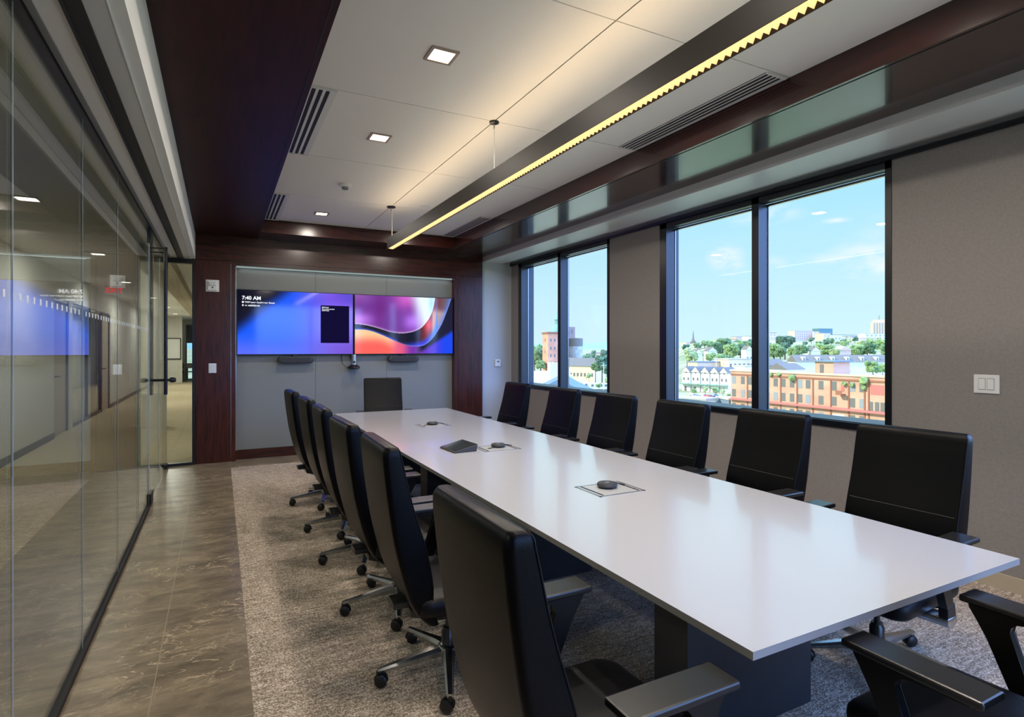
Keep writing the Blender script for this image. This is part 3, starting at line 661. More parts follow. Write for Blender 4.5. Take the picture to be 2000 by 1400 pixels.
for x0, x1, lab in ((.715, 1.185, 'left'), (2.25, 2.72, 'right')):
    sb = thing('soundbar', 'dark soundbar hanging under the %s wall display' % lab, 'soundbar', ((x0+x1)/2, 8.44, 1.338), 0, 'soundbars under the displays')
    hw = (x1-x0)/2; pts = []
    for i in range(9): a = -pi/2+pi*i/8; pts.append((hw-.045+.045*cos(a), .045*sin(a)))
    for i in range(9): a = pi/2+pi*i/8; pts.append((-hw+.045+.045*cos(a), .045*sin(a)))
    MB().prism(pts, 'y', -.03, .055, bevel=.004).build('speaker_body', M['dgplastic'], sb, smooth=40)
    MB().box(-hw*.8, hw*.8, -.033, -.029, -.034, .034, bevel=.001).build('grille', flat('speaker_cloth', (58, 60, 66), .9, bump=.6, bscale=900), sb)
    MB().box(-.04, .04, .02, .058, .03, .072).build('bracket', M['black'], sb)
cm_ = thing('conference_camera', 'black and silver camera hanging between the wall displays', 'camera', (1.735, 8.41, 1.2))
MB().lathe([(0, 0), (.075, 0), (.088, .012), (.088, .03), (.06, .05), (.042, .062), (0, .062)], n=32).build('camera_base', M['black_satin'], cm_, smooth=40)
MB().lathe([(0, .06), (.038, .06), (.036, .21), (0, .21)], n=24).build('camera_barrel', M['steel'], cm_, smooth=40)
MB().lathe([(0, 0), (.018, 0), (.018, .01), (0, .012)], (0, -.038, .10), axis='y', n=16).build('lens', M['blackglass'], cm_, smooth=40)
MB().tube([(-.16, .06, .21), (-.165, .05, .15), (-.15, .04, .08), (-.12, .03, .04), (-.08, .02, .02)], .004, 8).build('cable', M['black'], cm_, smooth=True)
MB().box(-.035, .035, .03, .09, .14, .205).build('bracket', M['black'], cm_)

# wall devices
def plate(name, lab, cat, loc, rz, w, h, build):
    t = thing(name, lab, cat, loc, rz); MB().box(-w/2, w/2, -.008, 0, -h/2, h/2, bevel=.002).build('cover_plate', M['wplastic'], t); build(t); return t
plate('light_switch', 'small white keypad switch on the mahogany panel', 'light switch', (-.083, YE, 1.24), 0, .09, .125, lambda t: [MB().box(-.032, .032, -.012, -.007, -.052+.026*i, -.030+.026*i, bevel=.001).build('button', M['wplastic'], t) for i in range(4)])
def strobe(t):
    MB().box(-.055, .055, -.03, -.007, -.062, .062, bevel=.006).build('housing', M['wplastic'], t)
    MB().box(-.04, .04, -.045, -.028, .0, .045, bevel=.005).build('strobe_lens', M['soffit_grey'], t)
    MB().lathe([(0, 0), (.010, 0), (.008, .004), (0, .004)], (0, -.034, -.025), axis='y', n=12).build('sounder', M['dgplastic'], t)
plate('fire_alarm_strobe', 'square white fire alarm strobe high on the mahogany panel', 'fire alarm', (-.083, YE, 2.316), 0, .155, .155, strobe)
def thermo(t):
    MB().box(-.05, .05, -.026, -.007, -.055, .055, bevel=.004).build('housing', M['wplastic'], t)
    MB().box(-.018, .024, -.028, -.025, .012, .038).build('display_window', M['gplastic'], t)
plate('thermostat', 'white thermostat on the white end wall by the window', 'thermostat', (4.07, 8.45, 1.257), 0, .112, .118, thermo)
def dbl(t):
    for x in (-.023, .023):
        MB().box(x-.017, x+.017, -.012, -.007, -.034, .034, bevel=.0015).build('button', M['wplastic'], t)
        MB().box(x-.019, x+.019, -.0085, -.0075, -.037, .037).build('button_gap', M['gplastic'], t)
plate('shade_control', 'double white shade control plate on the taupe wall', 'wall switch', (XW, 1.833, 1.273), R(-90), .136, .118, dbl)

# ---------------------------------------------------------------- table
TX0, TX1, TY0, TY1, TZ = 1.187, 2.572, .99, 6.83, .74
tb = thing('conference_table', 'long white rectangular conference table', 'table', ((TX0+TX1)/2, (TY0+TY1)/2, 0))
hx, hy = (TX1-TX0)/2, (TY1-TY0)/2
mb = MB(); mb.box(-hx, hx, -hy, hy, .718, TZ, M['table'])
mb.mi(M['table_edge']); mb.b.normal_update()
for f in mb.b.faces:
    if f.normal.z < .5: f.material_index = 1
mb.build('tabletop', None, tb)
MB().box(-hx+.02, hx-.02, -hy+.02, hy-.02, .708, .718).build('underframe', M['pedestal'], tb)
for y in (1.655, 3.25, 4.6, 6.15):
    MB().box(-.35, .35, y-.09-3.91, y+.09-3.91, 0.003, .708, bevel=.002).build('pedestal', M['pedestal'], tb)
for k, (cx, cy, lab) in enumerate(((1.876, 2.495, 'nearest'), (1.88, 3.91, 'middle'), (1.876, 5.36, 'farthest'))):
    p = thing('table_power_box', '%s brushed metal power box set in the table top' % lab, 'power box', (cx, cy, TZ), 0, 'power boxes in the table')
    a, b = .148, .12
    MB().box(-a, a, -b, -b+.012, 0, .0015).box(-a, a, b-.012, b, 0, .0015).box(-a, -a+.012, -b, b, 0, .0015).box(a-.012, a, -b, b, 0, .0015).build('frame', M['steel'], p)
    MB().box(-a+.013, a-.013, -b+.013, b-.013, 0, .0012).build('lid', flat('satin_lid', (196, 196, 194), .35, metal=.4), p)
    MB().box(-a+.026, -a+.038, -b+.018, b-.018, 0, .0022).build('brush_slot', M['black'], p)
    MB().box(a-.038, a-.026, -b+.018, b-.018, 0, .0022).build('brush_slot', M['black'], p)
    s_ = thing('speakerphone', 'round charcoal microphone puck on the %s table power box' % lab, 'speakerphone', (cx+.005+(.02 if k == 1 else 0), cy+.03, TZ+.0012), 0, 'microphone pucks on the table')
    MB().lathe([(0, 0), (.040, 0), (.054, .008), (.056, .016), (.050, .026), (.042, .028), (0, .028)], n=40).build('puck_body', M['dgplastic'], s_, smooth=40)
    MB().lathe([(0, .028), (.014, .028), (.013, .029), (0, .029)], n=20).build('touch_button', M['steel'], s_)
    MB().tube([(.05, 0, .012), (.075, .01, .012), (.10, .02, .006), (.112, -.01, .004)], .0035, 8).build('cable', M['black'], s_, smooth=True)
    if k: MB().tube([(-.045, -.01, .010), (-.07, -.03, .008), (-.09, -.06, .006), (-.105, -.04, .004)], .003, 8).build('cable', M['black'], s_, smooth=True)
# touch console: wedge
tc_ = thing('touch_console', 'black wedge-shaped touch panel on the table', 'touch panel', (1.593, 3.975, TZ), R(3.5))
# sloping slab: low edge facing the left side of the table
MB().prism([(-.095, 0), (.085, 0), (.095, .052), (-.095, .012)], 'y', -.13, .13, bevel=.003).build('wedge_body', M['dgplastic'], tc_)
o = MB().prism([(-.090, .0130), (.090, .0509), (.090, .0535), (-.090, .0156)], 'y', -.124, .124).build('screen_glass', M['blackglass'], tc_)

# ---------------------------------------------------------------- conference chairs (x forward, y left, z up, base centre at the origin)
REAR = [(.31, -.135), (.36, -.192), (.42, -.232), (.50, -.264), (.60, -.291), (.70, -.314), (.80, -.330), (.90, -.344), (1.0, -.355), (1.06, -.360), (1.085, -.356), (1.095, -.345)]
FRONT = [(.31, -.115), (.36, -.130), (.42, -.150), (.50, -.150), (.60, -.165), (.70, -.190), (.80, -.222), (.90, -.250), (1.0, -.272), (1.06, -.286), (1.085, -.292), (1.095, -.308)]
def prof(t, z): return cr(t, z)
def back_ring(z, xr, xf, hw, n=6, ins=0):
    th = max(xf-xr, .01); r = min(.011, th*.45); pts = []
    xr += ins; xf -= ins; hw -= ins
    # rear corners rounder than the front ones
    rr = min(.024, th*.45)
    for (cx, cy, rad, a0) in ((xf-r, hw-r, r, 0), (xr+rr, hw-rr, rr, 90), (xr+rr, -hw+rr, rr, 180), (xf-r, -hw+r, r, 270)):
        for i in range(n+1):
            a = R(a0+90*i/n); pts.append((cx+rad*cos(a), cy+rad*sin(a), z))
    # slight hollow of the front face
    return pts
def make_chair(lab):
    t = thing('conference_chair', lab, 'chair', (0, 0, 0), 0, 'black high-back conference chairs')
    zs = [.31, .318, .335, .36, .39, .42, .46, .50, .55, .60, .65, .70, .75, .80, .85, .90, .95, 1.0, 1.03, 1.055, 1.075, 1.088, 1.095]
    rings = []
    for z in zs:
        xr, xf = prof(REAR, z), prof(FRONT, z)
        hw = .238+.012*sm_(.35, .55, z)
        if z < .34: hw -= .05*(1-(z-.31)/.03)**2
        if z > 1.07: hw -= .012*((z-1.07)/.025)**2
        rings.append(back_ring(z, xr, xf, hw))
    MB().rings(rings).build('backrest', M['leather'], t, smooth=50)
    # piping along both front edges and the top
    pts = []
    for z in zs[4:-2]: pts.append((prof(FRONT, z)-.003, .249-.001, z))
    top = [(prof(FRONT, 1.088)-.004, y, 1.09) for y in (.238, .12, 0, -.12, -.238)]
    pts2 = [(x, -y, z) for x, y, z in reversed(pts)]
    MB().tube(pts+top+pts2, .0028, 6).build('piping', M['seatfab'], t, smooth=True)
    # stitched lumbar line on the front face
    MB().tube([(prof(FRONT, .72)+.001, y, .72) for y in (-.235, -.1, 0, .1, .235)], .0022, 6).build('lumbar_seam', M['black'], t)
    # seat cushion
    rs = []
    def sring(z, x0, x1, hw, r, n=6):
        pts = []
        for (cx, cy, a0) in ((x1-r, hw-r, 0), (x0+r, hw-r, 90), (x0+r, -hw+r, 180), (x1-r, -hw+r, 270)):
            for i in range(n+1):
                a = R(a0+90*i/n); zz = z
                x, y = cx+r*cos(a), cy+r*sin(a)
                pts.append((x, y, zz-.014*sm_(.12, .30, x)))
        return pts
    for z, ins in ((.345, .03), (.352, .012), (.365, .003), (.39, 0), (.412, .002), (.424, .010), (.431, .026), (.434, .06)):
        rs.append(sring(z+.022, -.22+ins, .30-ins, .262-ins, .06))
    MB().rings(rs).build('seat', M['seatfab'], t, smooth=60)
    # under-seat mechanism
    mb = MB().prism([(-.20, .345), (.12, .345), (.10, .30), (.05, .27), (-.07, .27), (-.20, .31)], 'y', -.075, .075, bevel=.006)
    mb.box(-.27, -.12, -.05, .05, .345, .375, bevel=.004)
    mb.build('tilt_mechanism', M['black_satin'], t, smooth=40)
    MB().tube([(.02, -.06, .30), (.02, -.21, .292)], [.012, .014], 10).tube([(.02, -.18, .293), (.02, -.265, .288)], .019, 14).build('adjustment_lever', M['black'], t, smooth=40)
    # armrests
    for s in (1, -1):
        yc = s*.312
        arm = MB()
        outer = [(.215, .662), (-.07, .662), (-.07, .640), (.06, .640), (.086, .634), (.100, .618), (.104, .600), (.040, .415), (.098, .405), (.160, .560), (.212, .640)]
        arm.prism(outer, 'y', yc-.017, yc+.017, bevel=.003)
        a = arm.build('armrest', M['blackmetal'], t)
        MB().box(-.112, .225, yc-.052, yc+.052, .662, .684, bevel=.006).build('arm_pad', M['black_satin'], a)
        MB().prism([(.035, .425), (.10, .412), (.095, .345), (.02, .345)], 'y', yc-.019, yc+.019, bevel=.005).build('arm_socket', M['black'], a)
        mb = MB(); ring = []
        for x, z in ((.03, .37), (.03, .345), (.05, .328), (.09, .328), (.108, .345), (.108, .37)): ring.append((x, z))
        y0, y1 = (yc+.024, s*.10) if s > 0 else (s*.10, yc-.024)
        mb.prism(ring, 'y', min(y0, y1), max(y0, y1), bevel=.006).build('arm_bracket', M['alu'], a, smooth=40)
    # column and five-star base
    MB().lathe([(0, .08), (.032, .08), (.032, .18), (.025, .19), (.025, .20), (.014, .20), (.014, .29), (0, .29)], n=20).build('gas_column', M['black_satin'], t, smooth=40)
    MB().lathe([(0, .075), (.045, .075), (.052, .085), (.050, .115), (.038, .125), (0, .125)], n=28).build('base_hub', M['alu'], t, smooth=40)
    for k in range(5):
        a = R(36+72*k); ca, sa = cos(a), sin(a)
        rs = []
        for (r, zt, th, w) in ((.02, .118, .040, .030), (.08, .116, .040, .028), (.16, .104, .032, .023), (.24, .092, .026, .019), (.31, .083, .022, .016), (.33, .080, .018, .013)):
            ring = []
            for (dy, dz) in ((-w*.55, 0), (w*.55, 0), (w, -th*.35), (w*.7, -th), (-w*.7, -th), (-w, -th*.35)):
                ring.append((r*ca-dy*sa, r*sa+dy*ca, zt+dz))
            rs.append(ring)
        lg = MB().rings(rs).build('base_leg', M['alu'], t, smooth=35)
        th = a+R(70*((k % 2)*2-1)*.6+20); cx, cy = .325*ca, .325*sa
        ta, ts = cos(th), sin(th)
        mb = MB()
        mb.lathe([(0, .05), (.010, .05), (.010, .07), (0, .07)], (cx, cy, 0), n=10)
        wx, wy = cx-.012*ta, cy-.012*ts
        for side in (-1, 1):
            ring0 = []; prof_ = [(0, .004), (.020, .004), (.027, .008), (.027, .020), (.020, .025), (0, .025)]
            rr_ = []
            for (r, d) in prof_:
                ring = []
                for i in range(18):
                    b = 2*pi*i/18
                    px = r*cos(b); pz = r*sin(b)
                    ring.append((wx+px*ta-side*d*ts, wy+px*ts+side*d*ta, .0285+pz+.002))
                rr_.append(ring)
            mb.rings(rr_)
        # hood over the two wheels
        hood = []
        for d in (-.0045, .0045):
            ring = []
            for i in range(15):
                b = R(-10+200*i/14); ring.append((wx+.031*cos(b)*ta-d*ts, wy+.031*cos(b)*ts+d*ta, .031+.031*sin(b)))
            hood.append(ring)
        mb.rings(hood)
        mb.build('caster', M['black'], lg, smooth=40)
    return t
XL, XR = .950, 2.775
chairs = [
 (XL-.04, 1.345, 0, 'nearest chair on the glass side, filling the lower middle'),
 (XL, 2.50, -1.5, 'second chair from the camera on the glass side of the table'),
 (XL-.01, 3.27, 1, 'third chair from the camera on the glass side of the table'),
 (XL, 4.10, -1, 'fourth chair from the camera on the glass side'),
 (XL, 4.88, 1, 'fifth chair from the camera on the glass side, mostly hidden'),
 (XL-.02, 5.78, 2, 'farthest chair on the glass side, nearest the fabric wall'),
 (XR, 1.61, 183, 'nearest chair on the window side, in front of the shade control'),
 (XR+.06, 2.475, 180, 'window-side chair in front of the near window mullion'),
 (XR, 3.215, 180, 'window-side chair at the far jamb of the nearer window'),
 (XR, 4.01, 181, 'window-side chair in front of the pier between the two windows'),
 (XR, 4.85, 180, 'window-side chair under the near end of the farther window'),
 (XR, 5.87, 181, 'farthest chair on the window side, under the thermostat'),
 (1.93, 7.36, -97, 'chair at the far head of the table, before the fabric wall'),
 (1.915, .775, 90, 'at the near head of the table, arms in view'),
]
ch0 = None
for x, y, rz, lab in chairs:
    lab = 'black high-back conference chair: '+lab
    if ch0 is None:
        ch0 = make_chair(lab); ch0.location = (x, y, .003); ch0.rotation_euler.z = R(rz)
    else: dup(ch0, (x, y, .003), R(rz), lab)

# ---------------------------------------------------------------- the town outside
def ground_z(x, y):
    d = math.hypot(x, y); az = x/max(y, 1e-3) if y > 0 else 5
    w = sm_(.80, 1.05, az)
    hill = -18+(30+6*sin(x*.004))*sm_(270, 950, d)
    flat_ = -18+14*sm_(900, 3500, d)
    return flat_*(1-w)+hill*w
G = {}
G['lot'] = mottled('gravel_and_grass', (122, 138, 88), (184, 172, 138), .035, .95, detail=8)
G['brick'] = mottled('weathered_brick', (190, 148, 122), (216, 180, 154), .12, .95, (1, 1, 2), 6)
G['brick_orange'] = mottled('orange_brick', (208, 142, 112), (230, 174, 146), .15, .95, (1, 1, 1), 6)
G['pilaster'] = flat('dark_brick_joint', (158, 106, 84), .9)
G['white'] = flat('white_siding', (236, 234, 228), .8); G['cream'] = flat('cream_render', (236, 216, 176), .85)
G['beige'] = flat('beige_stone', (214, 190, 166), .85); G['pink'] = flat('pinkish_brick', (222, 190, 172), .85)
G['slate'] = flat('slate_roof', (124, 120, 112), .9, spec=.2); G['roof_light'] = flat('pale_grey_roof', (190, 186, 178), .9, spec=.2); G['roof_blue'] = flat('blue_metal_roof', (120, 138, 150), .7, spec=.3)
G['rust'] = flat('rusty_red_awning', (186, 118, 104), .85); G['red'] = flat('faded_red_boards', (212, 120, 110), .85)
G['win'] = flat('dull_window_glass', (116, 114, 108), .5); G['win_light'] = flat('shaded_window_glass', (150, 156, 158), .35)
G['glassb'] = flat('blue_curtain_wall', (92, 130, 134), .5, spec=.3); G['concrete'] = mottled('stained_concrete', (140, 148, 152), (190, 192, 192), .35, .95, detail=6)
G['copper'] = flat('green_copper', (128, 172, 158), .6); G['trunk'] = flat('tree_bark', (92, 78, 62), .9)
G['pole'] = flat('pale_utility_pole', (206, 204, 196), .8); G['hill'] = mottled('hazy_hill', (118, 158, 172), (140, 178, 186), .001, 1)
G['green'] = [mottled('leaves_bright', (104, 136, 84), (164, 186, 124), .5, .95, detail=8), mottled('leaves_mid', (84, 116, 82), (138, 162, 112), .5, .95, detail=8), mottled('leaves_dark', (66, 98, 82), (112, 140, 112), .5, .95, detail=8), mottled('leaves_pale', (140, 160, 110), (186, 196, 140), .5, .95, detail=8)]
# terrain in three grids, merged into one sheet
mb = MB(); rows = []
rads = [12, 40, 80, 120, 160, 200, 240, 280, 320, 370, 430, 500, 600, 700, 800, 950, 1200, 1600, 2200, 3000, 4200, 6000]
for r in rads:
    rows.append([(r*sin(R(a)), r*cos(R(a)), ground_z(r*sin(R(a)), r*cos(R(a)))-(.0)) for a in range(-8, 215, 2)])
mb.rings(rows, cap=False, closed=False)
tag(mb.build('terrain', G['lot'], smooth=True), 'pale grassy ground and rising hillside of the town outside', 'ground', kind='structure')
for i, (a0, a1, r, h, lab) in enumerate(((-6, 50, 5200, 76, 'left'), (34, 118, 4600, 36, 'right'))):
    mb = MB(); rr = []
    n = 60
    for j, (dr, f) in enumerate(((0, 0), (350, .7), (700, 1), (1500, .6), (2200, 0))):
        rr.append([((r+dr)*sin(R(a0+(a1-a0)*k/n)), (r+dr)*cos(R(a0+(a1-a0)*k/n)), -18+f*(h+18)*(.72+.16*sin(k*.31+i)+.10*sin(k*.83)+.04*sin(k*2.1))*min(1, k/5, (n-k)/5+.01)) for k in range(n+1)])
    mb.rings(rr, cap=False, closed=False)
    tag(mb.build('distant_hill', G['hill'], smooth=True), 'hazy blue ridge on the horizon, %s part' % lab, 'hill', kind='structure')

def windows(t, p0, p1, zrows, n, w, h, out, mat, cols=None):
    """windows on the facade running from p0 to p1 (thing's own coordinates)"""
    ax = Vector((p1[0]-p0[0], p1[1]-p0[1], 0)); Ln = ax.length; ax.normalize(); nn = Vector((ax.y, -ax.x, 0))*out
    for z in zrows:
        for k in (range(n) if cols is None else cols):
            c = (k+.5)/n*Ln if cols is None else k*Ln
            mb = MB(); a = Vector((p0[0], p0[1], 0))+ax*(c-w/2); b = a+ax*w
            q = [a-nn*.3, b-nn*.3, b+nn*.06, a+nn*.06]
            mb.prism([(v.x, v.y) for v in q], 'z', z-h/2, z+h/2)
            mb.build('window', mat, t)
def block(name, lab, px0, px1, d0, d1, ztop, zbase, depth, wall, roofm=None, rows=0, cols=0, ww=1.2, wh=1.6, wmat=None, cat='building', group=None, roof='flat', rh=3, zr=None):
    """a building whose street front spans two directions at two distances"""
    a = Vector((*ground_at(px0, d0), 0)); b = Vector((*ground_at(px1, d1), 0)); o = a.copy()
    t = thing(name, lab, cat, (o.x, o.y, zbase), 0, group)
    ax = (b-a); Ln = ax.length; ax.normalize(); nn = Vector((-ax.y, ax.x, 0))
    if nn.dot(o) < 0: nn = -nn
    P0, P1 = Vector((0, 0, 0)), b-a; P2, P3 = P1+nn*depth, nn*depth
    H = ztop-zbase
    MB().prism([(v.x, v.y) for v in (P0, P1, P2, P3)], 'z', -3, H).build('walls', wall, t)
    rm = roofm or G['roof_light']
    if roof == 'flat':
        e = .3; q = [P0-ax*e-nn*e, P1+ax*e-nn*e, P2+ax*e+nn*e, P3-ax*e+nn*e]
        MB().prism([(v.x, v.y) for v in q], 'z', H, H+.5).build('roof', rm, t)
    elif roof == 'along':       # ridge parallel to the front
        e = .5; up = Vector((0, 0, 1)); mid = nn*depth/2
        r0 = [(P0-ax*e-nn*e+up*H), (P0-ax*e+mid+up*(H+rh)), (P3-ax*e+nn*e+up*H)]; r1 = [v+ax*(Ln+2*e) for v in r0]
        MB().rings([r0, r1]).build('roof', rm, t)
    elif roof == 'gable':       # gable towards the viewer
        e = .4; up = Vector((0, 0, 1)); mid = ax*Ln/2
        r0 = [(P0-ax*e-nn*e+up*H), (mid-nn*e+up*(H+rh)), (P1+ax*e-nn*e+up*H)]; r1 = [v+nn*(depth+2*e) for v in r0]
        MB().rings([r0, r1]).build('roof', rm, t)
        r0 = [(P0-nn*.45+up*H), (mid-nn*.45+up*(H+rh-.35)), (P1-nn*.45+up*H)]; r1 = [v+nn*.3 for v in r0]
        MB().rings([r0, r1]).build('gable_wall', wall, t)
    if rows:
        sgn = -1 if (ax.y*nn.x-ax.x*nn.y) > 0 else 1
        zs = zr or [H*(i+.6)/(rows+.2) for i in range(rows)]
        windows(t, P0, P1, zs, cols, ww, wh, sgn, wmat or G['win'])
    t['_o'] = 0; del t['_o']
    return t, P0, P1, ax, nn, H

# brick warehouse across the yard
XB = 130.0
def fy(px):
    u = (px-1000)/FPX; return XB*(cos(YAW)-u*sin(YAW))/(sin(YAW)+u*cos(YAW))
wh = thing('brick_warehouse', 'long weathered brick warehouse with rusty awning and many windows', 'building', (XB, 0, -18))
ya, yb = fy(1427.5), 52.0
MB().box(0, 11, yb, ya, -1, 13.0).build('walls', G['brick'], wh)
MB().box(-.25, .5, yb-.3, ya+.3, 13.0, 13.45).box(.5, 11.2, ya-.4, ya+.3, 13.0, 13.45).build('parapet', G['beige'], wh)
MB().box(-.18, 0, yb, ya, 11.9, 12.3).build('cornice', G['pilaster'], wh)
cols = [1433.6, 1450.9, 1464.3, 1484, 1499, 1515, 1530, 1547, 1562.7, 1578.3, 1603.5, 1629, 1665, 1684]
for r, z in enumerate((10.55, 6.9, 3.0)):
    for i, px in enumerate(cols):
        if r == 2 and i == 11: continue
        y = fy(px); MB().box(-.05, .3, y-.62, y+.62, z-1.05, z+1.05).build('window', G['win'] if (i*3+r) % 4 else G['win_light'], wh)
for r, z in enumerate((6.5, 2.6)):
    for px in (1701, 1713, 1724):
        y = fy(px); MB().box(-.05, .3, y-.45, y+.45, z-1.0, z+1.0).build('window', G['win'], wh)
MB().box(-.05, .3, fy(1727), fy(1700), 9.1, 11.3).build('red_boarding', G['red'], wh)
MB().box(-.05, .3, fy(1649), fy(1643), 9.4, 11.3).build('red_door', G['red'], wh)
MB().box(-1.6, 0, fy(1652), fy(1640), 8.6, 8.8).box(-1.6, -1.5, fy(1652), fy(1640), 8.8, 9.6).build('balcony', G['pilaster'], wh)
MB().box(-.12, .3, fy(1650), fy(1627), -1, 3.9).build('garage_door', G['white'], wh)
for px in (1460, 1525, 1557, 1588, 1623, 1658, 1689, 1697):
    y = fy(px); MB().box(-.14, 0, y-.16, y+.16, 0, 12.2).build('downpipe', G['pilaster'], wh)
MB().prism([(0, 5.5), (-.9, 5.15), (-.9, 4.95), (0, 5.2)], 'y', yb, ya).build('awning', G['rust'], wh)
tw = MB().box(.1, 6.5, fy(1627), fy(1591), 13.0, 16.2).build('roof_house', G['brick'], wh)
MB().box(-.4, 7, fy(1631), fy(1588), 16.2, 16.5).build('roof_cap', G['roof_blue'], tw)
MB().box(0, .2, fy(1608), fy(1601), 13.6, 15.6).build('roof_house_window', G['win'], tw)
for px, z in ((1507, 12.6), (1522, 12.7), (1549, 12.0), (1650, 11.2), (1690, 12.2), (1688, 10.6), (1665, 11)):
    y = fy(px); b_ = MB(); bmesh.ops.create_icosphere(b_.b, subdivisions=2, radius=.55 if px not in (1549, 1690) else .95)
    for v in b_.b.verts: v.co *= random.uniform(.7, 1.25)
    b_.build('parapet_weed', G['green'][0], wh, loc=(-.3, y, z))

# row of gabled white houses left of it
a0 = Vector(ground_at(1332, 262)); a1 = Vector(ground_at(1424, 250)); hrow = None
for k in range(5):
    pA, pB = 1332+k*18.5, 1332+(k+1)*18.5-2.2
    d_ = 262-3.4*k
    t, P0, P1, ax, nn, H = block('row_house', 'white gabled row house, %s from the brick warehouse' % ['fifth', 'fourth', 'third', 'second', 'first'][k], pA, pB, d_, d_-3.4, -9.3, -18, 6, G['white'], G['slate'], 1, 2, .8, 1.3, roof='gable', rh=2.6, group='row of gabled white houses', zr=[5.6])
    windows(t, P0+ax*1.3, P1-ax*1.3, [8.7], 1, .8, 1.1, -1 if (ax.y*nn.x-ax.x*nn.y) > 0 else 1, G['win'])
    q = [P0-nn*1.8, P1-nn*1.8, P1, P0]
    MB().prism([(v.x, v.y) for v in q], 'z', 3.2, 3.6).build('porch_roof', G['copper'], t)
    q = [P0+ax*(P1-P0).length*.3-nn*.06, P0+ax*(P1-P0).length*.55-nn*.06, P0+ax*(P1-P0).length*.55+nn*.1, P0+ax*(P1-P0).length*.3+nn*.1]
    MB().prism([(v.x, v.y) for v in q], 'z', 0, 2.1).build('door', G['win'], t)
# terrace with dormers behind the warehouse
t, P0, P1, ax, nn, H = block('terrace_row', 'long white terrace with dark dormered roof behind the warehouse', 1556, 1760, 300, 296, -5.6, -18, 11, G['white'], G['slate'], roof='along', rh=3.6)
for k in range(8):
    c = P0+ax*(4+k*7.4)+nn*2.0
    q = [c-ax*.75-nn*1.4, c+ax*.75-nn*1.4, c+ax*.75+nn*2, c-ax*.75+nn*2]
    d_ = MB().prism([(v.x, v.y) for v in q], 'z', H, H+2.6).build('dormer', G['white'], t)
    q = [c-ax*.3-nn*1.46, c+ax*.3-nn*1.46, c+ax*.3-nn*1.3, c-ax*.3-nn*1.3]
    MB().prism([(v.x, v.y) for v in q], 'z', H+.7, H+2.0).build('dormer_window', G['win'], d_)
block('gabled_house', 'white house with grey gabled roof at the left end of the terrace', 1538, 1572, 274, 278, -8.8, -18, 12, G['white'], G['slate'], 1, 3, .9, 1.4, roof='along', rh=3)
block('gabled_house', 'grey mansard house behind the near window mullion', 1498, 1537, 286, 292, -7.2, -18, 10, G['roof_light'], G['slate'], 1, 4, .9, 1.4, roof='along', rh=3.2)
block('low_house', 'low white house right behind the warehouse roof', 1500, 1518, 236, 240, -9.2, -18, 9, G['white'], G['roof_light'], 1, 2, .9, 1.2)
block('shed', 'white and blue metal shed behind the warehouse', 1634, 1658, 205, 203, -7.0, -18, 8, G['white'], G['roof_blue'])
block('flat_roof_house', 'cream flat-roofed house above the row of gables', 1423, 1466, 296, 300, -4.4, -18, 12, G['cream'], G['roof_light'], 1, 5, 1.2, 1.6, zr=[10.6])
block('flat_roof_house', 'white house beside the cream one, next to the mullion', 1456, 1486, 268, 270, -7.2, -18, 10, G['white'], G['roof_light'], 1, 2, 1.2, 1.6)
block('dark_roof_hall', 'long blue-roofed hall between trees above the gables', 1362, 1412, 300, 303, -6.0, -18, 10, G['beige'], G['roof_blue'])
for i, (a, b, d, top, wall, rf, lab) in enumerate(((1356, 1372, 380, -2, 'white', 'slate', 'white gabled cottage among trees at the far left of the window'), (1383, 1400, 400, -.5, 'white', 'slate', 'white gabled cottage left of the big tree'), (1457, 1470, 420, .5, 'white', 'slate', 'white gabled cottage left of the mullion'),
      (1584, 1602, 400, -.4, 'white', 'slate', 'white gabled house in the trees below the office block'), (1638, 1662, 420, 0, 'pink', 'beige', 'tan gabled house in the trees below the white offices'))):
    block('hillside_cottage', lab, a, b, d, d, top, ground_z(*ground_at(a, d)), 9, G[wall], G[rf], 1, 2, .9, 1.2, roof='gable', rh=3, group='gabled houses among the trees')
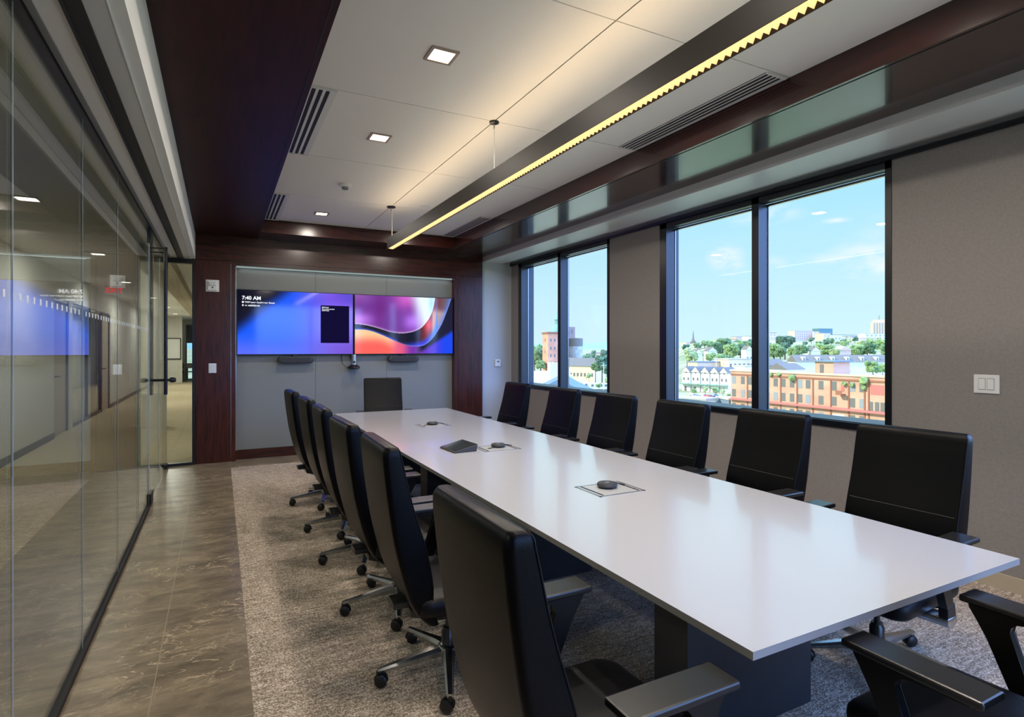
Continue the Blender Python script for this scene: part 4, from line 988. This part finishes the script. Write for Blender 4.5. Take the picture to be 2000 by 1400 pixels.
# hilltop buildings
for (a, b, d, py0, py1, wall, rf, rows, cols, lab) in (
    (1552, 1587, 895, 646, 668, 'pink', 'roof_light', 5, 8, 'long beige office block on the hilltop'),
    (1589, 1600, 925, 647, 668, 'beige', 'slate', 4, 2, 'brown stair tower of the beige office block'),
    (1599, 1626, 985, 642, 668, 'glassb', 'glassb', 2, 4, 'blue glass office block on the hilltop'),
    (1608, 1622, 880, 651, 668, 'beige', 'roof_light', 2, 2, 'small white block before the blue glass offices'),
    (1622, 1672, 920, 654, 668, 'white', 'slate', 1, 7, 'wide white low building right of the blue glass offices'),
    (1664, 1674, 890, 656, 667, 'concrete', 'slate', 1, 2, 'grey block at the end of the wide white building'),
    (1690, 1740, 880, 652, 664, 'white', 'roof_light', 2, 6, 'white stepped building at the foot of the tall tower'),
    (1678, 1712, 840, 660, 672, 'pink', 'roof_light', 1, 5, 'low pinkish building left of the tall tower'),
    (1438, 1468, 900, 658, 670, 'beige', 'roof_blue', 1, 4, 'grey-roofed school building left of the mullion'),
    (1414, 1440, 880, 662, 674, 'pink', 'rust', 1, 4, 'red-roofed house on the hill left of the mullion'),
    (1462, 1486, 870, 657, 668, 'white', 'slate', 1, 3, 'white gabled building just left of the mullion'),
    (1340, 1362, 900, 669, 677, 'beige', 'roof_light', 1, 4, 'low beige building beside the spire'),
    (1358, 1392, 860, 672, 680, 'pink', 'roof_light', 1, 5, 'low pink building below the horizon at far left'),
    (1498, 1516, 860, 650, 664, 'pink', 'slate', 2, 3, 'brick house on the hill just right of the mullion'),
    (1400, 1425, 940, 664, 672, 'white', 'roof_light', 1, 4, 'pale building peeking over the left trees')):
    zt, zb = height_at(py0, d), height_at(py1, d)
    block('hilltop_building', lab, a, b, d, d+8, zt, zb-6, 14, G[wall], G[rf], rows, cols, (b-a)/FPX*d/cols*.45, 2.0, G['win_light'] if wall != 'glassb' else G['roof_blue'], zr=[(zt-zb)*(i+.6)/(rows+.2)+6 for i in range(rows)])
# tall tower at the right edge
d = 1150; cx, cy = ground_at(1717, d)
tt = thing('office_tower', 'tall stepped cream tower at the right edge of the window', 'building', (cx, cy, 10), R(-50))
MB().box(-13, 13, -12, 12, 0, 30).build('lower_shaft', G['beige'], tt)
MB().box(-13, 13, -12, 12, 30, 44).build('shaft', G['beige'], tt)
MB().box(-10, 10, -9, 9, 44, 49).build('crown', G['beige'], tt)
MB().box(13, 17, -10, 10, 0, 42).build('shaded_wing', G['roof_blue'], tt)
for k in range(5): MB().box(-11+k*4.6, -9.4+k*4.6, -12.3, -12, 8, 42).build('window_strip', G['win_light'], tt)
MB().tube([(0, 0, 49), (0, 0, 58)], .5, 6).build('mast', G['slate'], tt)
d = 880; cx, cy = ground_at(1354, d)
sp = thing('church_spire', 'thin dark church spire at the far left of the near window', 'church', (cx, cy, 4))
MB().box(-3, 3, -3, 3, -4, 8).build('tower', G['slate'], sp)
MB().lathe([(3, 8), (1.2, 13), (.3, 24), (0, 25)], n=8).build('spire', G['slate'], sp)

# left window: brewery tower, silo, stone hall, near roof
d = 394; cx, cy = ground_at(1081, d)
bt = thing('brewery_tower', 'orange brick tower with green copper cupola', 'building', (cx, cy, -18), R(-12))
MB().prism([(-6, -6), (6, -6), (6, 6), (-6, 6)], 'z', -2, 29.5).build('walls', G['brick_orange'], bt)
MB().box(-6.6, 6.6, -6.6, 6.6, 29.5, 30.6).build('cornice', G['pilaster'], bt)
for z in (4.5, 9.5, 14.5, 19.5, 25):
    for x in (-4, -1.2, 2.4, 4.6): MB().box(x-.5, x+.5, -6.08, -5.8, z-1.0, z+1.0).build('window', G['win'], bt)
for z in (9.5, 17, 25): MB().box(-6.08, -5.8, -.6, .6, z-1, z+1).build('window', G['win'], bt)
MB().lathe([(5.2, 30.5), (4.6, 33), (3.0, 35), (2.0, 36), (1.9, 39), (2.4, 39.2), (1.9, 41), (.5, 43), (.2, 46), (0, 46.5)], (2.8, 0, 0), n=12).build('cupola', G['copper'], bt, smooth=30)
MB().box(-6.5, -2, -8.5, -6, -2, 10).build('lower_wing', G['cream'], bt)
d = 402; cx, cy = ground_at(1124.5, d)
si = thing('concrete_silo', 'stained grey concrete silo with dark top', 'silo', (cx, cy, -18), R(-15))
MB().lathe([(0, -2), (4.8, -2), (4.8, 21), (0, 21)], n=20).build('shaft', G['concrete'], si, smooth=40)
MB().lathe([(0, 21), (5.0, 21), (5.0, 26.5), (0, 26.8)], n=20).build('top_drum', G['slate'], si, smooth=40)
MB().lathe([(0, 22), (.9, 22), (.9, 22.6), (0, 22.6)], n=10).build('roof_hatch', G['roof_light'], si)
d = 415; cx, cy = ground_at(1115.5, d)
stk = thing('brick_stack', 'square brick stack rising behind the silo', 'chimney', (cx, cy, -18), R(-15))
MB().box(-2.3, 2.3, -2, 2, -2, 35).build('shaft', flat('brown_brick', (164, 140, 136), .9), stk)
MB().box(-.5, .5, -2.1, -1.9, 30, 33).build('opening', G['win'], stk)
t, P0, P1, ax, nn, H = block('stone_hall', 'sandy stone hall with dark slate roof below the silo', 1098, 1160, 330, 318, -8.6, -18, 14, G['cream'], G['slate'], 1, 9, 1.2, 2.0, roof='along', rh=4.6, zr=[4.5])
# near grey roof below the left window
t = thing('slate_roofed_hall', 'near building with blue grey gabled roof under the farther window', 'building', (*ground_at(1092, 128), -18), R(-34))
MB().box(-9, 9, 0, 26, -2, 8.0).build('walls', G['roof_light'], t)
MB().rings([[(-10, -.6, 7.6), (0, -.6, 12.6), (10, -.6, 7.6)], [(-10, 27, 7.6), (0, 27, 12.6), (10, 27, 7.6)]]).build('roof', G['roof_blue'], t)
MB().box(-8.6, 8.6, -.2, 0, 6, 7.6).build('gable_trim', G['white'], t)
t = thing('grey_roof_house', 'pale grey roof with chimney left of the blue grey roof', 'building', (*ground_at(1052, 165), -18), R(-20))
MB().box(-14, 10, 0, 18, -2, 9.6).build('walls', G['beige'], t)
MB().rings([[(-15, -1, 9.2), (-15, 9, 12.6), (-15, 19, 9.2)], [(11, -1, 9.2), (11, 9, 12.6), (11, 19, 9.2)]]).build('roof', G['roof_light'], t)
MB().box(4, 6.4, 3, 5, 9.6, 15.2).build('chimney', G['white'], t)
# railway carriages and yard
for i, (px, d_, L_) in enumerate(((1150, 262, 5), (1171, 258, 9))):
    x, y = ground_at(px, d_)
    t = thing('rail_carriage', ['short white rail wagon in the yard', 'long white rail carriage behind the short wagon'][i], 'rail carriage', (x, y, -18), R(-27), 'carriages in the yard')
    MB().box(-L_/2, L_/2, -1.4, 1.4, 1.0, 3.8, bevel=.15).build('body', G['white'], t)
    MB().box(-L_/2, L_/2, -1.2, 1.2, .3, 1.0).build('underframe', G['slate'], t)
    for k in range(int(L_/2)): MB().box(-L_/2+.6+k*2, -L_/2+1.6+k*2, -1.45, -1.38, 2.2, 3.2).build('window', G['win'], t)
def car(px, d_, col, lab, rz):
    x, y = ground_at(px, d_)
    t = thing('parked_car', lab, 'car', (x, y, -18+.0), rz, 'cars parked in the yards')
    MB().prism([(-2.2, .35), (2.2, .35), (2.2, .8), (1.2, .95), (.7, 1.45), (-1.1, 1.45), (-1.7, .95), (-2.2, .9)], 'y', -.9, .9, bevel=.06).build('body', col, t)
    MB().prism([(1.05, .95), (.65, 1.38), (-1.05, 1.38), (-1.5, .95)], 'y', -.92, .92).build('windows', G['win'], t)
    for wx in (-1.4, 1.4):
        for sy in (-1, 1): MB().lathe([(0, -.1), (.34, -.1), (.34, .1), (0, .1)], (wx, sy*.85, .34), axis='y', n=12).build('wheel', M['black'], t)
cw = [G['white'], flat('car_blue', (90, 120, 165), .3), flat('car_red', (190, 90, 80), .3), flat('car_grey', (150, 155, 160), .3)]
for px, d_, c_, lab, rz in ((1352, 226, 0, 'white parked car farthest left in the yard', .3), (1363, 219, 1, 'blue parked car in the yard', .5), (1372, 225, 0, 'white parked car beside the blue car', .4), (1384, 221, 2, 'red parked car in the yard', .2), (1394, 228, 3, 'grey parked car in front of the row houses', .3), (1370, 207, 0, 'white parked car nearest the white shed', 1.2),
                  (1118, 284, 3, 'grey parked car beside the wagons', 0), (1129, 262, 1, 'blue parked car beside the wagons', .1), (1139, 290, 0, 'white parked car beside the wagons', .2)):
    car(px, d_, cw[c_], lab, rz)
block('yard_shed', 'low white shed with blue side in the yard', 1378, 1400, 172, 176, -14.2, -18, 8, G['white'], G['roof_light'])
block('yard_shed', 'low blue metal shed beside the brick warehouse', 1400, 1424, 178, 170, -14.0, -18, 8, G['roof_blue'], G['roof_light'], 1, 4, .8, 1.4)
def pole(px, d_, h, lab):
    x, y = ground_at(px, d_); z = ground_z(x, y)
    t = thing('utility_pole', lab, 'pole', (x, y, z), R(-30), 'utility poles')
    MB().tube([(0, 0, -.5), (0, 0, h)], .16, 8).build('post', G['pole'], t)
    MB().box(-1.1, 1.1, -.08, .08, h-1.2, h-1.0).build('crossarm', G['pole'], t)
for a in ((1139, 215, 8.5, 'pale pole in front of the stone hall'), (1179, 250, 13, 'tall pale pole before the dark trees'), (1399, 300, 14, 'pale pole left of the big trees'), (1719, 190, 9, 'white pole behind the warehouse roof'), (1604, 320, 13, 'pole beside the white gabled house'), (1462, 190, 9, 'pole behind the warehouse left part')): pole(*a)

# trees: one crown with many lobes and a trunk each
def tree(px, py, rpx, d_, tone, lab, tall=1.0, name='broadleaf_tree'):
    x, y = ground_at(px, d_); zc = height_at(py, d_); r = rpx/FPX*d_; gz = min(ground_z(x, y), zc-r*tall*1.05)
    t = thing(name, lab, 'tree', (x, y, gz), random.random()*6, 'trees of the town')
    mb = MB(); n = 24 if rpx > 6 else 9
    for i in range(n):
        a = i*2.4; q = random.uniform(.35, .82)*r*(0 if i == 0 else 1); rr = r*random.uniform(.22, .44) if i else r*.68
        b2 = bmesh.ops.create_icosphere(mb.b, subdivisions=3 if rpx > 8 else 2, radius=1)['verts']
        zz = (zc-gz)+random.uniform(-.55, .6)*r*tall*(1 if i else 0)
        s1, s2 = random.random()*9, random.random()*9
        for v in b2:
            p = v.co; k = 1+.20*sin(p.x*7+s1)*sin(p.y*8+s2)+.14*sin(p.z*13+s1)+random.uniform(-.24, .20)
            v.co = Vector((p.x*rr*k+q*cos(a), p.y*rr*k+q*sin(a), p.z*rr*k*.9*tall+zz))
    mb.build('crown', G['green'][tone], t)
    MB().tube([(0, 0, -1), (0, 0, (zc-gz))], [r*.09, r*.05], 6).build('trunk', G['trunk'], t)
    return t
trs = [(1395, 678, 13, 470, 1, 'wide dark green tree at the left of the hilltop trees'), (1412, 672, 15, 480, 1, 'rounded grey green tree on the hill crest'), (1428, 684, 14, 440, 0, 'bright tree below the red-roofed house'), (1446, 682, 13, 450, 2, 'dark tree above the cream flat-roofed house'), (1464, 676, 12, 460, 1, 'mid green tree touching the mullion on its left'), (1408, 700, 12, 345, 0, 'bright tree right above the gabled row'), (1352, 696, 12, 345, 3, 'pale tree at the far left of the near window'),
       (1388, 697, 9, 390, 0, 'small bright tree beside the pale pole'), (1342, 686, 8, 420, 3, 'small pale tree behind the left reveal'), (1374, 690, 8, 420, 3, 'small pale tree left of the cottage'), (1425, 700, 8, 330, 1, 'mid green tree left of the cream house'),
       (1512, 684, 15, 440, 0, 'bright tree just right of the mullion'), (1533, 670, 16, 460, 2, 'tallest dark tree in the right pane'), (1524, 688, 12, 420, 1, 'mid green tree in front of the tallest one'), (1550, 685, 12, 430, 0, 'bright tree below the beige office block'), (1566, 682, 11, 400, 1, 'mid green tree below the beige office block'), (1580, 684, 10, 480, 2, 'dark tree left of the white gabled house'),
       (1616, 684, 12, 440, 0, 'bright tree right of the white gabled house'), (1630, 688, 9, 380, 3, 'pale tree beside the tan house'), (1650, 668, 8, 600, 2, 'dark round tree before the wide white building'), (1600, 672, 7, 600, 1, 'small tree at the foot of the blue glass offices'), (1674, 684, 13, 440, 0, 'bright tree right of the tan gabled house'), (1694, 680, 15, 450, 1, 'mid green tree left of the tower foot'), (1714, 676, 16, 530, 0, 'large bright tree under the tall tower'), (1738, 682, 15, 420, 1, 'tree at the right edge of the near window'),
       (1636, 671, 6, 620, 1, 'small tree on the slope between white buildings'), (1685, 672, 7, 600, 3, 'small pale tree on the slope left of the tower'), (1705, 716, 13, 180, 0, 'bright green tree right behind the warehouse roof'), (1724, 718, 10, 185, 0, 'bright green bush at the right end of the warehouse roof'),
       (1440, 668, 6, 700, 2, 'small dark tree by the red-roofed house'), (1480, 684, 10, 445, 1, 'tree hidden partly by the mullion'),
       (1345, 775, 6, 215, 3, 'yellowish shrub at the left of the yard'), (1412, 764, 6, 215, 3, 'yellowish shrub beside the row houses'), (1398, 762, 7, 222, 0, 'green shrub before the row houses'), (1378, 760, 6, 235, 3, 'pale shrub before the row houses'), (1424, 772, 5, 200, 0, 'green shrub at the warehouse corner'), (1356, 763, 6, 240, 0, 'green shrub left before the row houses'),
       (1056, 694, 15, 420, 1, 'green tree left of the brick tower'), (1044, 686, 14, 440, 0, 'bright tree at the left reveal of the farther window'), (1056, 712, 10, 390, 0, 'bright low tree left of the brick tower'),
       (1176, 706, 15, 300, 2, 'large dark tree right of the stone hall'), (1188, 694, 14, 320, 2, 'dark tree at the right edge of the farther window'), (1163, 716, 10, 310, 1, 'mid green tree beside the stone hall'), (1186, 722, 11, 290, 2, 'dark low tree before the tall pole'), (1148, 698, 7, 420, 1, 'mid green tree right of the silo'),
       (1150, 735, 6, 280, 0, 'bright shrub left of the wagons'), (1188, 742, 7, 262, 0, 'bright shrub right of the carriage'), (1170, 752, 6, 240, 0, 'low bright shrub before the carriage')]
for a in trs: tree(*a)
tree(1159, 694, 5, 380, 2, 'narrow dark conifer right of the silo', 2.2, 'conifer')
taken = []; far = []; far_o = []; ft_o = []
for k in range(26):          # far quarter beyond the silo and left hillside, each house its own
    px = 1137+random.uniform(0, 56); d_ = random.uniform(700, 1300); 
    if k > 15: px = 1040+random.uniform(0, 26)
    s_ = random.uniform(5, 10); x, y = ground_at(px, d_)
    while any(math.hypot(x-a, y-b) < 26 for a, b in taken): d_ += 23; x, y = ground_at(px, d_)
    taken.append((x, y)); z = ground_z(x, y)
    far.append((px, k <= 15))
    t = thing('distant_house', '', 'house', (x, y, z), random.random()*3, 'far pale houses right of the silo' if k <= 15 else 'far pale houses left of the tower'); far_o.append((px, t))
    MB().box(-s_, s_, -s_*.6, s_*.6, -1, 6).build('walls', random.choice([G['white'], G['pink'], G['beige']]), t)
    MB().rings([[(-s_, -s_*.7, 6), (-s_, 0, 9.5), (-s_, s_*.7, 6)], [(s_, -s_*.7, 6), (s_, 0, 9.5), (s_, s_*.7, 6)]]).build('roof', random.choice([G['slate'], G['rust'], G['roof_light']]), t)
for k in range(22):
    px = random.choice([1137+random.uniform(0, 56), 1040+random.uniform(0, 26)]); d_ = random.uniform(600, 1200)
    x, y = ground_at(px, d_)
    while any(math.hypot(x-a, y-b) < 20 for a, b in taken): d_ += 19; x, y = ground_at(px, d_)
    taken.append((x, y)); r_ = 9/d_*FPX*.6
    ft_o.append((px, tree(px, HORIZON-(ground_z(x, y)+6-EYE)/d_*FPX, r_, d_, k % 3, '')))
fill_o = []
for k in range(34):
    px = 1338+k*11.9+random.uniform(-4, 4); d_ = random.uniform(480, 640); x, y = ground_at(px, d_)
    fill_o.append((px, tree(px, HORIZON-(ground_z(x, y)+4.5-EYE)/d_*FPX, random.uniform(5, 8), d_, random.choice((0, 1, 2, 3)), '')))
tens = ['', 'first', 'second', 'third', 'fourth', 'fifth', 'sixth', 'seventh', 'eighth', 'ninth', 'tenth', 'eleventh', 'twelfth', 'thirteenth', 'fourteenth', 'fifteenth', 'sixteenth', 'seventeenth', 'eighteenth', 'nineteenth']
def nth(n): return tens[n] if n < 20 else {20: 'twenty-', 30: 'thirty-'}[n//10*10]+tens[n % 10] if n % 10 else {20: 'twentieth', 30: 'thirtieth'}[n]
def name_row(lst, txt, grp):
    for i, (px, t) in enumerate(sorted(lst, key=lambda a: a[0])): t['label'] = txt % nth(i+1); t['group'] = grp
name_row([a for a in far_o if a[0] > 1100], 'tiny pale house in the far quarter past the silo, %s from the left', 'far pale houses right of the silo')
name_row([a for a in far_o if a[0] < 1100], 'tiny pale house in the haze left of the brick tower, %s from the left', 'far pale houses left of the tower')
name_row([a for a in ft_o if a[0] > 1100], 'tiny tree in the far quarter past the silo, %s from the left', 'far trees right of the silo')
name_row([a for a in ft_o if a[0] < 1100], 'tiny tree in the haze left of the brick tower, %s from the left', 'far trees left of the tower')
name_row(fill_o, 'small tree scattered on the upper hillside, %s from the left', 'small trees on the upper hillside')
